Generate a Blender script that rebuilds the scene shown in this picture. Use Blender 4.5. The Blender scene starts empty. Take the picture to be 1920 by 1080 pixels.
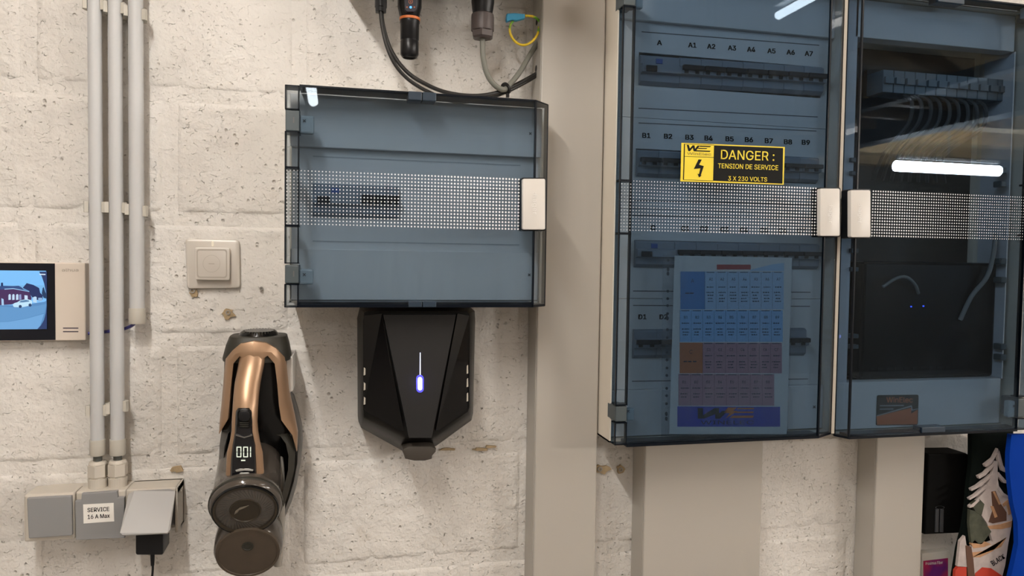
import bpy, bmesh, math, random
from mathutils import Vector, Matrix, noise
random.seed(7)
sc = bpy.context.scene
COL = sc.collection
PI = math.pi

# ------------------------------------------------------------------ camera
FPX, D, CZ = 1400.0, 1.30, 1.45            # focal length in px of a 1920 px frame, wall distance, camera height
yaw, pit, rol = math.radians(13.26), math.radians(-2.25), math.radians(0.85)
FW = Vector((math.sin(yaw)*math.cos(pit), math.cos(yaw)*math.cos(pit), math.sin(pit)))
R0 = Vector((math.cos(yaw), -math.sin(yaw), 0)); U0 = R0.cross(FW)
RT = math.cos(rol)*R0 + math.sin(rol)*U0
UP = -math.sin(rol)*R0 + math.cos(rol)*U0
cd = bpy.data.cameras.new('camera'); cam = bpy.data.objects.new('camera', cd); COL.objects.link(cam)
cd.sensor_width = 36; cd.lens = 36*FPX/1920; cd.clip_start = 0.02
m = Matrix.Identity(4)
for i in range(3):
    m[i][0] = RT[i]; m[i][1] = UP[i]; m[i][2] = -FW[i]
m[0][3], m[1][3], m[2][3] = 0, -D, CZ
cam.matrix_world = m
sc.camera = cam

# ------------------------------------------------------------------ world, lamps, exposure
w = bpy.data.worlds.new('world'); sc.world = w; w.use_nodes = True
w.node_tree.nodes['Background'].inputs[0].default_value = (1, .93, .85, 1)
w.node_tree.nodes['Background'].inputs[1].default_value = 0.3
sc.view_settings.view_transform = 'Standard'; sc.view_settings.look = 'None'
sc.view_settings.gamma = 1; sc.view_settings.use_curve_mapping = False
sc.view_settings.exposure = 0.08
LAMPS = [  # x, y centre, length, along x?, power, tube radius   (fluorescent tubes under the ceiling; the last row is added fill)
    (-.36, -1.25, 1.1, False, 76, .016), (-.15, -3.15, 1.7, False, 40, .03),
    (1.72, -1.14, 1.1, False, 13, .016), (6.1, -5.45, 1.25, True, 380, .055),
    (1.85, -4.6, 1.3, False, 60, .02), (-1.6, -4.6, 1.3, False, 40, .02), (4.2, -1.6, 1.0, False, 50, .02), (4.9, -2.6, 1.0, False, 80, .02)]  # last row: unseen fill tubes, added only to brighten the room
LZ = 2.44

# ------------------------------------------------------------------ helpers
def P(px, py, d=0.0):
    "world (x, z) of the point seen at px, py lying d metres in front of the wall"
    v = FW*FPX + RT*(px-960) + UP*(540-py); t = (D-d)/v.y
    return v.x*t, CZ+v.z*t
def W(px, py, d=0.0):
    x, z = P(px, py, d); return Vector((x, -d, z))

MATS = {}
def lin(c):
    return tuple(((v/255)/12.92 if v/255 <= .04045 else ((v/255+.055)/1.055)**2.4) for v in c)
def mat(name, col, rough=.5, metal=0, emit=None, es=1, noise_amt=0, nscale=40, bump=0, bscale=200, alpha=None, spec=.5, coat=0, space='OBJ'):
    if name in MATS: return MATS[name]
    m = bpy.data.materials.new(name); m.use_nodes = True; nt = m.node_tree; b = nt.nodes['Principled BSDF']
    b.inputs['Base Color'].default_value = (*col, 1); b.inputs['Roughness'].default_value = rough
    b.inputs['Metallic'].default_value = metal; b.inputs['Specular IOR Level'].default_value = spec
    b.inputs['Coat Weight'].default_value = coat
    if emit: b.inputs['Emission Color'].default_value = (*emit, 1); b.inputs['Emission Strength'].default_value = es
    tc = nt.nodes.new('ShaderNodeTexCoord')
    if noise_amt:
        n = nt.nodes.new('ShaderNodeTexNoise'); n.inputs['Scale'].default_value = nscale; n.inputs['Detail'].default_value = 4
        nt.links.new(tc.outputs['Object'], n.inputs['Vector'])
        mx = nt.nodes.new('ShaderNodeMix'); mx.data_type = 'RGBA'
        mx.inputs[6].default_value = (*[c*(1-noise_amt) for c in col], 1); mx.inputs[7].default_value = (*[min(1, c*(1+noise_amt)) for c in col], 1)
        nt.links.new(n.outputs[0], mx.inputs[0]); nt.links.new(mx.outputs[2], b.inputs['Base Color'])
    if bump:
        n = nt.nodes.new('ShaderNodeTexNoise'); n.inputs['Scale'].default_value = bscale; n.inputs['Detail'].default_value = 3
        nt.links.new(tc.outputs['Object'], n.inputs['Vector'])
        bp = nt.nodes.new('ShaderNodeBump'); bp.inputs['Strength'].default_value = bump; bp.inputs['Distance'].default_value = .001
        nt.links.new(n.outputs[0], bp.inputs['Height']); nt.links.new(bp.outputs[0], b.inputs['Normal'])
    MATS[name] = m; return m

def glass_mat(name, tint, dirt=.02, rough=.015, ior=1.55, streak=(60, 60, 6)):
    m = bpy.data.materials.new(name); m.use_nodes = True; nt = m.node_tree; nt.nodes.clear()
    N = nt.nodes.new; Lk = nt.links.new
    out = N('ShaderNodeOutputMaterial'); tr = N('ShaderNodeBsdfTransparent'); tr.inputs[0].default_value = (*tint, 1)
    gl = N('ShaderNodeBsdfGlossy'); gl.inputs['Roughness'].default_value = rough; gl.inputs[0].default_value = (1, 1, 1, 1)
    df = N('ShaderNodeBsdfDiffuse'); df.inputs[0].default_value = (.75, .78, .8, 1)
    fr = N('ShaderNodeFresnel'); fr.inputs[0].default_value = ior
    ge = N('ShaderNodeNewGeometry'); inv = N('ShaderNodeMath'); inv.operation = 'SUBTRACT'; inv.inputs[0].default_value = 1
    Lk(ge.outputs['Backfacing'], inv.inputs[1])
    mu = N('ShaderNodeMath'); mu.operation = 'MULTIPLY'; Lk(fr.outputs[0], mu.inputs[0]); Lk(inv.outputs[0], mu.inputs[1])
    tc = N('ShaderNodeTexCoord'); mp = N('ShaderNodeMapping'); mp.inputs['Scale'].default_value = streak
    Lk(tc.outputs['Object'], mp.inputs[0]); n1 = N('ShaderNodeTexNoise'); n1.inputs['Scale'].default_value = 1; n1.inputs['Detail'].default_value = 5
    Lk(mp.outputs[0], n1.inputs['Vector'])
    n2 = N('ShaderNodeTexNoise'); n2.inputs['Scale'].default_value = 7; n2.inputs['Detail'].default_value = 3; Lk(tc.outputs['Object'], n2.inputs['Vector'])
    r1 = N('ShaderNodeMapRange'); r1.inputs[1].default_value = .45; r1.inputs[2].default_value = .8; Lk(n1.outputs[0], r1.inputs[0])
    r2 = N('ShaderNodeMapRange'); r2.inputs[1].default_value = .45; r2.inputs[2].default_value = .75; Lk(n2.outputs[0], r2.inputs[0])
    m1 = N('ShaderNodeMath'); m1.operation = 'MULTIPLY'; Lk(r1.outputs[0], m1.inputs[0]); Lk(r2.outputs[0], m1.inputs[1])
    m2 = N('ShaderNodeMath'); m2.operation = 'MULTIPLY_ADD'; Lk(m1.outputs[0], m2.inputs[0]); m2.inputs[1].default_value = dirt*5; m2.inputs[2].default_value = dirt
    m3 = N('ShaderNodeMath'); m3.operation = 'MULTIPLY'; Lk(m2.outputs[0], m3.inputs[0]); Lk(inv.outputs[0], m3.inputs[1])
    x1 = N('ShaderNodeMixShader'); Lk(m3.outputs[0], x1.inputs[0]); Lk(tr.outputs[0], x1.inputs[1]); Lk(df.outputs[0], x1.inputs[2])
    x2 = N('ShaderNodeMixShader'); Lk(mu.outputs[0], x2.inputs[0]); Lk(x1.outputs[0], x2.inputs[1]); Lk(gl.outputs[0], x2.inputs[2])
    Lk(x2.outputs[0], out.inputs[0]); MATS[name] = m; return m

def tag(o, label=None, cat=None, group=None, kind=None):
    if label: o['label'] = label
    if cat: o['category'] = cat
    if group: o['group'] = group
    if kind: o['kind'] = kind
    return o
ORG = {}
def thing(name, label, cat, loc, group=None):
    o = bpy.data.objects.new(name, None); COL.objects.link(o); o.empty_display_size = .02
    o.location = loc; ORG[o.name] = Vector(loc); return tag(o, label, cat, group)
def root_org(p):
    while p is not None:
        if p.name in ORG: return ORG[p.name]
        p = p.parent
    return Vector((0, 0, 0))
def link(name, me, material, parent=None, label=None, smooth=False, kind=None):
    o = bpy.data.objects.new(name, me); COL.objects.link(o)
    org = root_org(parent)
    if org.length: me.transform(Matrix.Translation(-org))
    if material:
        for mm in (material if isinstance(material, (list, tuple)) else [material]): me.materials.append(mm)
    if parent: o.parent = parent
    if smooth:
        for p in me.polygons: p.use_smooth = True
    if label: o['label'] = label
    if kind: o['kind'] = kind
    return o

class MB:
    def __init__(s): s.bm = bmesh.new()
    def box(s, x0, x1, d0, d1, z0, z1, bev=0, mi=0):
        "d0 nearer the wall, d1 nearer the room"
        b = bmesh.new(); bmesh.ops.create_cube(b, size=1)
        for v in b.verts: v.co = Vector((x0+(v.co.x+.5)*(x1-x0), -(d0+(v.co.y+.5)*(d1-d0)), z0+(v.co.z+.5)*(z1-z0)))
        bmesh.ops.recalc_face_normals(b, faces=b.faces)
        if bev: bmesh.ops.bevel(b, geom=b.edges[:], offset=bev, segments=2, profile=.5, affect='EDGES')
        return s.merge(b, mi)
    def merge(s, b, mi=0):
        for f in b.faces: f.material_index = mi
        t = bpy.data.meshes.new('t'); b.to_mesh(t); b.free(); s.bm.from_mesh(t); bpy.data.meshes.remove(t); return s
    def rect(s, x0, y0, x1, y1, df, db, bev=0, mi=0):
        a = P(x0, y0, df); c = P(x1, y1, df)
        return s.box(min(a[0], c[0]), max(a[0], c[0]), db, df, min(a[1], c[1]), max(a[1], c[1]), bev, mi)
    def poly(s, pts, df, db, bev=0, mi=0, world=False):
        "polygon in photo pixels taken at depth df, extruded straight back to db"
        b = bmesh.new()
        q = [(p if world else P(*p, df)) for p in pts]
        fr = [b.verts.new((x, -df, z)) for x, z in q]; bk = [b.verts.new((x, -db, z)) for x, z in q]
        f1 = b.faces.new(fr); b.faces.new(bk[::-1]); n = len(q)
        for i in range(n): b.faces.new((fr[i], bk[i], bk[(i+1) % n], fr[(i+1) % n]))
        bmesh.ops.recalc_face_normals(b, faces=b.faces)
        if bev:
            es = [e for e in b.edges if all(v in fr for v in e.verts)]
            bmesh.ops.bevel(b, geom=es, offset=bev, segments=2, profile=.5, affect='EDGES')
        return s.merge(b, mi)
    def flat(s, pts, d, mi=0, world=False):
        q = [(p if world else P(*p, d)) for p in pts]
        f = s.bm.faces.new([s.bm.verts.new((x, -d, z)) for x, z in q]); f.material_index = mi
        f.normal_update()
        if f.normal.y > 0: f.normal_flip()
        return s
    def solid(s, vs, fs, mi=0):
        b = bmesh.new(); v = [b.verts.new(p) for p in vs]
        for f in fs: b.faces.new([v[i] for i in f])
        bmesh.ops.recalc_face_normals(b, faces=b.faces); return s.merge(b, mi)
    def lathe(s, o, axis, prof, seg=24, mi=0, rot=0):
        "profile of (distance along axis, radius)"
        axis = Vector(axis).normalized(); a = axis.orthogonal().normalized(); c = axis.cross(a); o = Vector(o)
        b = bmesh.new(); rings = []
        for t, r in prof:
            if r < 1e-6: rings.append([b.verts.new(o+axis*t)])
            else: rings.append([b.verts.new(o+axis*t+a*(r*math.cos(2*PI*i/seg+rot))+c*(r*math.sin(2*PI*i/seg+rot))) for i in range(seg)])
        for A, B in zip(rings, rings[1:]):
            for i in range(seg):
                j = (i+1) % seg
                if len(A) == 1 and len(B) == 1: continue
                if len(A) == 1: b.faces.new((A[0], B[i], B[j]))
                elif len(B) == 1: b.faces.new((A[i], B[0], A[j]))
                else: b.faces.new((A[i], B[i], B[j], A[j]))
        if len(rings[0]) > 1: b.faces.new(rings[0])
        if len(rings[-1]) > 1: b.faces.new(rings[-1][::-1])
        bmesh.ops.recalc_face_normals(b, faces=b.faces); return s.merge(b, mi)
    def tube(s, pts, r, seg=12, sub=6, mi=0, r2=None):
        pts = [Vector(p) for p in pts]
        if sub > 1 and len(pts) > 2:
            e = [pts[0]*2-pts[1]]+pts+[pts[-1]*2-pts[-2]]; o = []
            for i in range(1, len(e)-2):
                for k in range(sub):
                    t = k/sub; p0, p1, p2, p3 = e[i-1:i+3]
                    o.append(.5*((2*p1)+(p2-p0)*t+(2*p0-5*p1+4*p2-p3)*t*t+(3*p1-p0-3*p2+p3)*t**3))
            o.append(pts[-1]); pts = o
        b = bmesh.new(); rings = []; prev = None; n = len(pts)
        for i, p in enumerate(pts):
            d = (pts[min(i+1, n-1)]-pts[max(i-1, 0)]).normalized()
            a = d.orthogonal().normalized() if prev is None else (prev-d*prev.dot(d)).normalized()
            prev = a; c = d.cross(a); rr = r if r2 is None else r+(r2-r)*i/(n-1)
            rings.append([b.verts.new(p+a*(rr*math.cos(2*PI*k/seg))+c*(rr*math.sin(2*PI*k/seg))) for k in range(seg)])
        for A, B in zip(rings, rings[1:]):
            for k in range(seg): b.faces.new((A[k], B[k], B[(k+1) % seg], A[(k+1) % seg]))
        b.faces.new(rings[0]); b.faces.new(rings[-1])
        bmesh.ops.recalc_face_normals(b, faces=b.faces); return s.merge(b, mi)
    def loft(s, rings, mi=0, cap=True):
        b = bmesh.new(); R = [[b.verts.new(p) for p in r] for r in rings]; n = len(R[0])
        for A, B in zip(R, R[1:]):
            for k in range(n): b.faces.new((A[k], B[k], B[(k+1) % n], A[(k+1) % n]))
        if cap: b.faces.new(R[0]); b.faces.new(R[-1])
        bmesh.ops.recalc_face_normals(b, faces=b.faces); return s.merge(b, mi)
    def build(s, name, material, parent=None, label=None, smooth=False, kind=None):
        me = bpy.data.meshes.new(name); s.bm.to_mesh(me); s.bm.free()
        o = link(name, me, material, parent, label, False, kind)
        if smooth:
            for p in me.polygons: p.use_smooth = True
            me.set_sharp_from_angle(angle=math.radians(40))
        return o

def rounded(x0, y0, x1, y1, r, n=4):
    "rounded rectangle outline in photo pixels"
    out = []
    for cx, cy, a0 in ((x1-r, y0+r, -90), (x1-r, y1-r, 0), (x0+r, y1-r, 90), (x0+r, y0+r, 180)):
        for k in range(n+1):
            a = math.radians(a0+90*k/n); out.append((cx+r*math.cos(a), cy+r*math.sin(a)))
    return out
def rquad(q, r, n=4):
    "quad (tl, tr, br, bl) with rounded corners, pixels"
    out = []
    for i in range(4):
        p = Vector(q[i]); a = Vector(q[i-1])-p; b = Vector(q[(i+1) % 4])-p; A = p+a.normalized()*r; B = p+b.normalized()*r
        for k in range(n+1):
            t = k/n; v = A*(1-t)**2+p*2*t*(1-t)+B*t*t; out.append((v.x, v.y))
    return out
def uv(q, u, v):
    tl, tr, br, bl = [Vector(p) for p in q]
    r = (tl*(1-u)+tr*u)*(1-v)+(bl*(1-u)+br*u)*v; return (r.x, r.y)
def sub(q, u0, v0, u1, v1): return [uv(q, u0, v0), uv(q, u1, v0), uv(q, u1, v1), uv(q, u0, v1)]

try:      # the plain sans serif that ships inside Blender
    import os
    FONT = bpy.data.fonts.load(os.path.join(bpy.utils.system_resource('DATAFILES', path='fonts'), 'Inter.woff2'))
except Exception:
    FONT = None
def text_mesh(s, bold=0.0):
    cu = bpy.data.curves.new('t', 'FONT'); cu.body = s; cu.offset = 0 if FONT else bold
    if FONT: cu.font = FONT; cu.resolution_u = 3
    ob = bpy.data.objects.new('t', cu); COL.objects.link(ob)
    dg = bpy.context.evaluated_depsgraph_get(); me = bpy.data.meshes.new_from_object(ob.evaluated_get(dg))
    bpy.data.objects.remove(ob); bpy.data.curves.remove(cu)
    return me
def text(items, d, material, parent, name='lettering', label=None, lift=.0003):
    "items: (string, quad in pixels (tl,tr,br,bl), bold); flat print lying at depth d"
    b = bmesh.new()
    for s, q, bold in items:
        me = text_mesh(s, bold)
        xs = [v.co.x for v in me.vertices]; ys = [v.co.y for v in me.vertices]
        if not xs: continue
        x0, x1, y0, y1 = min(xs), max(xs), min(ys), max(ys)
        src = [v.co.copy() for v in me.vertices]; sw_ = bold*1.1*(y1-y0) if FONT else 0
        for sx, sy in (((0, 0),) if sw_ == 0 else ((-1, -1), (1, 1), (-1, 1), (1, -1))):
            for v, c in zip(me.vertices, src):
                px, py = uv(q, (c.x+sx*sw_-x0)/(x1-x0), (y1-c.y-sy*sw_*.6)/(y1-y0))
                x, z = P(px, py, d+lift+.00001*(sx*2+sy)); v.co = (x, -(d+lift+.00001*(sx*2+sy)), z)
            b.from_mesh(me)
        bpy.data.meshes.remove(me)
    for f in b.faces:
        f.normal_update()
        if f.normal.y > 0: f.normal_flip()
    me = bpy.data.meshes.new(name); b.to_mesh(me); b.free()
    return link(name, me, material, parent, label)
def bx(cx, cy, w, h, sl=0): # small quad round a centre
    return [(cx-w/2, cy-h/2-sl*w/2), (cx+w/2, cy-h/2+sl*w/2), (cx+w/2, cy+h/2+sl*w/2), (cx-w/2, cy+h/2-sl*w/2)]

# ------------------------------------------------------------------ materials
def wall_material():
    m = bpy.data.materials.new('painted_block'); m.use_nodes = True; nt = m.node_tree; N = nt.nodes.new; Lk = nt.links.new
    b = nt.nodes['Principled BSDF']; b.inputs['Roughness'].default_value = .55; b.inputs['Specular IOR Level'].default_value = .3
    tc = N('ShaderNodeTexCoord')
    flat_ = N('ShaderNodeMapping'); flat_.inputs['Scale'].default_value = (1, 1, 1.7); Lk(tc.outputs['Object'], flat_.inputs[0])
    def nz(scale, det=4, rough=.55, dist=0, fl=False):
        n = N('ShaderNodeTexNoise'); n.inputs['Scale'].default_value = scale; n.inputs['Detail'].default_value = det
        n.inputs['Roughness'].default_value = rough; n.inputs['Distortion'].default_value = dist
        Lk((flat_.outputs[0] if fl else tc.outputs['Object']), n.inputs['Vector']); return n
    def mr(src, a, c, o0=0, o1=1):
        r = N('ShaderNodeMapRange'); r.inputs[1].default_value = a; r.inputs[2].default_value = c; r.inputs[3].default_value = o0; r.inputs[4].default_value = o1
        Lk(src, r.inputs[0]); return r.outputs[0]
    def mth(op, a, c):
        x = N('ShaderNodeMath'); x.operation = op
        for i, v in enumerate((a, c)):
            if isinstance(v, (int, float)): x.inputs[i].default_value = v
            else: Lk(v, x.inputs[i])
        return x.outputs[0]
    big = nz(3.2, 3); med = nz(26, 4); fine = nz(120, 4, .6); ridge = nz(62, 2, .5, .4, True); mask = nz(62, 1, .5, 0, True); stain = nz(9, 5, .65)
    rd = mr(mth('ABSOLUTE', mth('SUBTRACT', ridge.outputs[0], .5), 0), 0, .011, 1, 0)
    nick = mth('MULTIPLY', rd, mr(mask.outputs[0], .53, .60))
    pit_ = N('ShaderNodeTexVoronoi'); pit_.inputs['Scale'].default_value = 75; Lk(tc.outputs['Object'], pit_.inputs['Vector'])
    pits = mth('MULTIPLY', mr(pit_.outputs['Distance'], .06, .22, 1, 0), mr(med.outputs[0], .54, .60))
    h = mth('ADD', mth('MULTIPLY', med.outputs[0], 1.5), mth('MULTIPLY', fine.outputs[0], .35))
    h = mth('SUBTRACT', h, mth('MULTIPLY', nick, 1.35)); h = mth('SUBTRACT', h, mth('MULTIPLY', pits, .6))
    bp = N('ShaderNodeBump'); bp.inputs['Strength'].default_value = .9; bp.inputs['Distance'].default_value = .0060
    Lk(h, bp.inputs['Height']); Lk(bp.outputs[0], b.inputs['Normal'])
    mx = N('ShaderNodeMix'); mx.data_type = 'RGBA'; mx.inputs[6].default_value = (.60, .575, .54, 1); mx.inputs[7].default_value = (.71, .685, .65, 1)
    Lk(mr(big.outputs[0], .35, .65), mx.inputs[0])
    m2 = N('ShaderNodeMix'); m2.data_type = 'RGBA'; Lk(mx.outputs[2], m2.inputs[6]); m2.inputs[7].default_value = (.40, .32, .22, 1)
    Lk(mr(stain.outputs[0], .66, .80, 0, .5), m2.inputs[0])
    m3 = N('ShaderNodeMix'); m3.data_type = 'RGBA'; Lk(m2.outputs[2], m3.inputs[6]); m3.inputs[7].default_value = (.30, .25, .20, 1)
    Lk(mth('MULTIPLY', mth('MAXIMUM', nick, pits), .3), m3.inputs[0]); Lk(m3.outputs[2], b.inputs['Base Color'])
    MATS['wall'] = m; return m
M_WALL = wall_material()
M_TRUNK = mat('trunking_pvc', (.41, .385, .345), .5, noise_amt=.04, nscale=6)
M_COND = mat('conduit_pvc', (.49, .495, .50), .4, noise_amt=.05, nscale=12)
M_CLIP = mat('clip_pvc', (.50, .475, .42), .5)
M_BODY = mat('cream_steel', (.66, .60, .51), .45, noise_amt=.02)
M_PANEL = mat('inner_panel', (.60, .60, .60), .5, noise_amt=.03, nscale=15)
M_PANEL2 = mat('inner_panel_edge', (.40, .41, .42), .5)
M_GLASS = glass_mat('tinted_door', (.68, .735, .785), .018)
M_GLASS2 = glass_mat('tinted_door_streaked', (.575, .65, .72), .02, streak=(90, 60, 9))
M_GLASS3 = glass_mat('tinted_door_dusty', (.58, .655, .725), .008, rough=.008, ior=1.7, streak=(20, 20, 20))
M_RIM = mat('dark_door_edge', (.002, .004, .008), .3, spec=.2)
M_SIDE = glass_mat('door_side', (.45, .52, .58), .05)
M_STRIP = glass_mat('hinge_strip', (.78, .82, .85), .04)
M_DOT = mat('white_print', (.80, .80, .82), .5)
M_HANDLE = mat('handle_white', (.64, .61, .57), .35)
M_HTXT = mat('handle_print', (.80, .78, .75), .4)
M_BLACK = mat('black_plastic', (.008, .008, .009), .35, bump=.1, spec=.3)
M_BLACK_M = mat('black_matt', (.012, .011, .010), .6, spec=.2, bump=.2, bscale=900)
M_INK = mat('black_ink', (.005, .005, .007), .7, spec=.1)
M_BRK = mat('breaker_grey', (.20, .23, .27), .5)
M_TOG = mat('breaker_toggle', (.012, .012, .015), .5, spec=.2)
M_BLUEBT = mat('blue_button', (.03, .08, .28), .4)
M_YEL = mat('sticker_yellow', (.80, .62, .03), .45)
M_STKBLK = mat('sticker_black', (.010, .010, .009), .7, spec=.15)
M_PAPER = mat('paper_white', (.78, .76, .72), .7)
M_SCREW = mat('screw_dark', (.10, .10, .10), .5)
M_FLAG = mat('clip_flag', (.36, .40, .41), .45)
M_CLIPG = mat('hinge_clip', (.055, .072, .080), .45)

# ------------------------------------------------------------------ room shell
X0, X1, YF, ZC = -2.6, 8.6, -7.6, 2.75
def struct(name, mb, material, smooth=False, parent=None):
    o = mb.build(name, material, parent, smooth=smooth)
    if parent is None: o['kind'] = 'structure'
    return o
wall_back = struct('wall_back', MB().box(X0-.2, X1+.2, -.2, -.0008, 0, ZC+.25), M_WALL)
M_FLOOR = mat('concrete_floor', (.30, .28, .26), .6, noise_amt=.2, nscale=5)
M_RWALL = mat('plain_wall', (.17, .14, .11), .7, noise_amt=.1, nscale=3, bump=.3, bscale=60)
M_WOOD = mat('joist_wood', (.40, .26, .13), .6, noise_amt=.25, nscale=9)
M_WOODL = mat('joist_wood_pale', (.72, .50, .27), .6, noise_amt=.15, nscale=9)
M_STEEL = mat('dark_beam', (.05, .05, .06), .5)
struct('floor', MB().box(X0-.2, X1+.2, -.2, -YF+.2, -.15, 0), M_FLOOR)
ceiling = struct('ceiling', MB().box(X0-.2, X1+.2, -.2, -YF+.2, ZC+.25, ZC+.35), mat('ceiling_board', (.55, .45, .33), .8))
struct('wall_left', MB().box(X0-.2, X0, .0, -YF+.2, 0, ZC+.25), mat('plain_wall_white', (.40, .37, .33), .7))
struct('wall_right', MB().box(X1, X1+.2, .0, -YF+.2, 0, ZC+.25), M_RWALL)
struct('wall_front', MB().box(X0, X1, -YF, -YF+.2, 0, ZC+.25), M_RWALL)
k = 0; y = .35
while y < -YF:
    MB().box(X0, 5.15, y, y+.09, ZC+.03, ZC+.25).build('joist', M_WOOD, ceiling); y += .5
y = .6
while y < -YF:
    MB().box(5.35, X1, y, y+.2, ZC+.0, ZC+.25).build('joist', M_WOODL, ceiling); y += .85
MB().box(5.15, 5.35, .01, -YF, ZC-.09, ZC+.25).build('beam', M_STEEL, ceiling)
MB().box(4.15, 4.25, .01, -YF, ZC-.05, ZC+.03).build('beam', M_STEEL, ceiling)
M_FIX = mat('lamp_or_fill_housing', (.7, .7, .7), .5)
for x, y, L, ax, pw, rr in LAMPS:
    a = (1, 0, 0) if ax else (0, 1, 0); st_ = (x-L/2, y, LZ) if ax else (x, y-L/2, LZ)
    hx, hy = (L/2, .02) if ax else (.02, L/2)
    MB().box(x-hx, x+hx, -y-hy, -y+hy, LZ+rr+.02, LZ+rr+.05).build('lamp_or_fill_housing', M_FIX, ceiling)
    MB().box(x-.008, x+.008, -y-.008, -y+.008, LZ+rr+.05, ZC+.25).build('lamp_or_fill_rod', M_FIX, ceiling)
    MB().lathe(st_, a, [(0, rr), (L, rr)], 16).build('lamp_or_fill_tube', mat('tube_glow_%g_%g' % (x, y), (0, 0, 0), emit=(1, .955, .895), es=pw/(PI*2*PI*rr*L)), ceiling)

# blocks of the wall: one object each
LINES = [2.311, 2.111, 1.911, 1.711, 1.513, 1.317, 1.1175, .9185, .718, .518]
OFFS = [-.462, -.261, -.462, -.261, -.467, -.263, -.463, -.176, -.463]
NX, NZ = 56, 28
def block(x0, x1, z0, z1, seed):
    vs, fs = [], []; amp = .0022
    for j in range(NZ+1):
        for i in range(NX+1):
            u, v = i/NX, j/NZ
            # more vertices close to the edges
            u = .5-.5*math.cos(PI*u)*.25-(.5-u)*.0 if False else u
            x = x0+(x1-x0)*u; z = z0+(z1-z0)*v
            p = Vector((x*1, seed*3.1, z*1))
            chip = noise.noise(p*28)*.5+noise.noise(p*70)*.35
            ex = min(x-x0, x1-x); eb = z-z0; et = z1-z
            lim_b = .0028+max(0, .006*(noise.noise(Vector((x*9, seed, 1.7)))+.1))+.004*chip
            lim_t = .010+.004*chip; lim_x = .009+max(0, .008*noise.noise(Vector((z*9, seed, 5.3))))+.004*chip
            f = min(1, max(0, ex/lim_x))*min(1, max(0, eb/lim_b))*min(1, max(0, et/lim_t))
            f = f*f*(3-2*f)
            bump = noise.noise(p*8)*.0012+noise.noise(p*30)*.0009+noise.noise(p*85)*.0007
            rg = 1-abs(noise.noise(p*22+Vector((3, 9, 1))))*14
            if rg > 0: bump -= rg*.0018*max(0, min(1, (noise.noise(p*34+Vector((7, 1, 4)))-.15)*6))
            chb = max(0, 1-eb/.022)*max(0, noise.noise(p*40)+.35*noise.noise(p*90)+.05)*(.6+.8*max(0, noise.noise(Vector((x*5, seed, 9)))+.3))
            yy = .0014-f*(amp+.0006)-bump*(.3+.7*f)+chb*.008
            if i in (0, NX) or j in (0, NZ): yy = .006
            vs.append((x, yy, z))
    for j in range(NZ):
        for i in range(NX):
            a = j*(NX+1)+i; fs.append((a, a+1, a+NX+2, a+NX+1))
    me = bpy.data.meshes.new('block'); me.from_pydata(vs, [], fs); me.update()
    for p in me.polygons: p.use_smooth = True
    o = bpy.data.objects.new('block', me); COL.objects.link(o); me.materials.append(M_WALL); o.parent = wall_back
sd = 0
for r in range(len(LINES)-1):
    zt, zb = LINES[r]-.0125, LINES[r+1]
    x = OFFS[r]-.8
    while x < 1.9:
        sd += 1
        if x+.4 > -1.1: block(x+.0065, x+.4-.0065, zb, zt, sd)
        x += .4

# bare patches where paint and screws came away
M_CHIP = mat('bare_mortar', (.36, .27, .16), .9, noise_amt=.3, nscale=150, bump=.6)
M_PLUG = mat('wall_plug_grey', (.30, .28, .25), .6)
def chip(cx, cy, rx, ry, seed):
    pts = []
    for k in range(16):
        a = 2*PI*k/16; r = 1+.35*noise.noise(Vector((math.cos(a)*1.5, math.sin(a)*1.5, seed)))*2
        pts.append((cx+rx*r*math.cos(a), cy+ry*r*math.sin(a)))
    MB().poly(pts, .0052, .000).build('paint_chip', M_CHIP, wall_back)
def plug(cx, cy, r=4.2):
    mb = MB(); o = W(cx, cy, .004); k = r/1400*1.3
    mb.lathe(o, (0, -1, 0), [(-.004, k), (.003, k), (.003, k*.55), (0, k*.5), (0, 0)], 14)
    mb.build('wall_plug', M_PLUG, wall_back, smooth=True)
chip(364, 550, 8, 7, 1); chip(428, 588, 11, 9, 2); plug(428, 586); plug(361, 545, 4.5); plug(490, 541, 3.4)
chip(331, 881, 13, 5, 3); chip(1128, 880, 13, 9, 4); plug(1124, 879, 5); chip(1164, 880, 8, 7, 5); plug(1163, 880, 4.4)
chip(903, 843, 16, 2.2, 6); chip(920, 838, 12, 2, 8); chip(840, 843, 13, 2.5, 7)

# ------------------------------------------------------------------ grey trunking
def trunk(x0, x1, dep, label, ztop=ZC+.02):
    t = thing('cable_trunking', label, 'trunking', (x0, 0, 0), None)
    MB().box(x0, x1, 0.002, dep-.004, .0, ztop).build('trunk_base', M_TRUNK, t)
    mb = MB(); mb.box(x0+.001, x1-.001, dep-.018, dep, .0, ztop, .0025)
    mb.build('trunk_lid', M_TRUNK, t); return t
t1 = trunk(.337, .4525, .06, 'broad grey plastic trunking running full height between the small enclosure and the left tall cabinet')
x2a = P(1187, 835)[0]; x2b = P(1433, 900, .06)[0]
trunk(x2a, x2b, .055, 'broad grey trunking coming down below the left tall cabinet', P(1300, 830.8, .14)[1]-.001)
x3a = P(1607, 850)[0]; x3b = P(1737, 900, .06)[0]
trunk(x3a, x3b, .055, 'grey trunking below the right tall cabinet beside the black box', P(1750, 815, .14)[1]-.001)
# cable entry holes in the side of the first trunking
for px, py in ((1005.5, 41), (1005.5, 84), (1005.5, 129)):
    x, z = P(px, py, .028); mb = MB(); mb.lathe((.3372, -.028, z), (-1, 0, 0), [(-.001, .006), (.0006, .006), (.0006, 0)], 14); mb.build('entry_hole', M_BLACK_M, t1)

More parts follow.
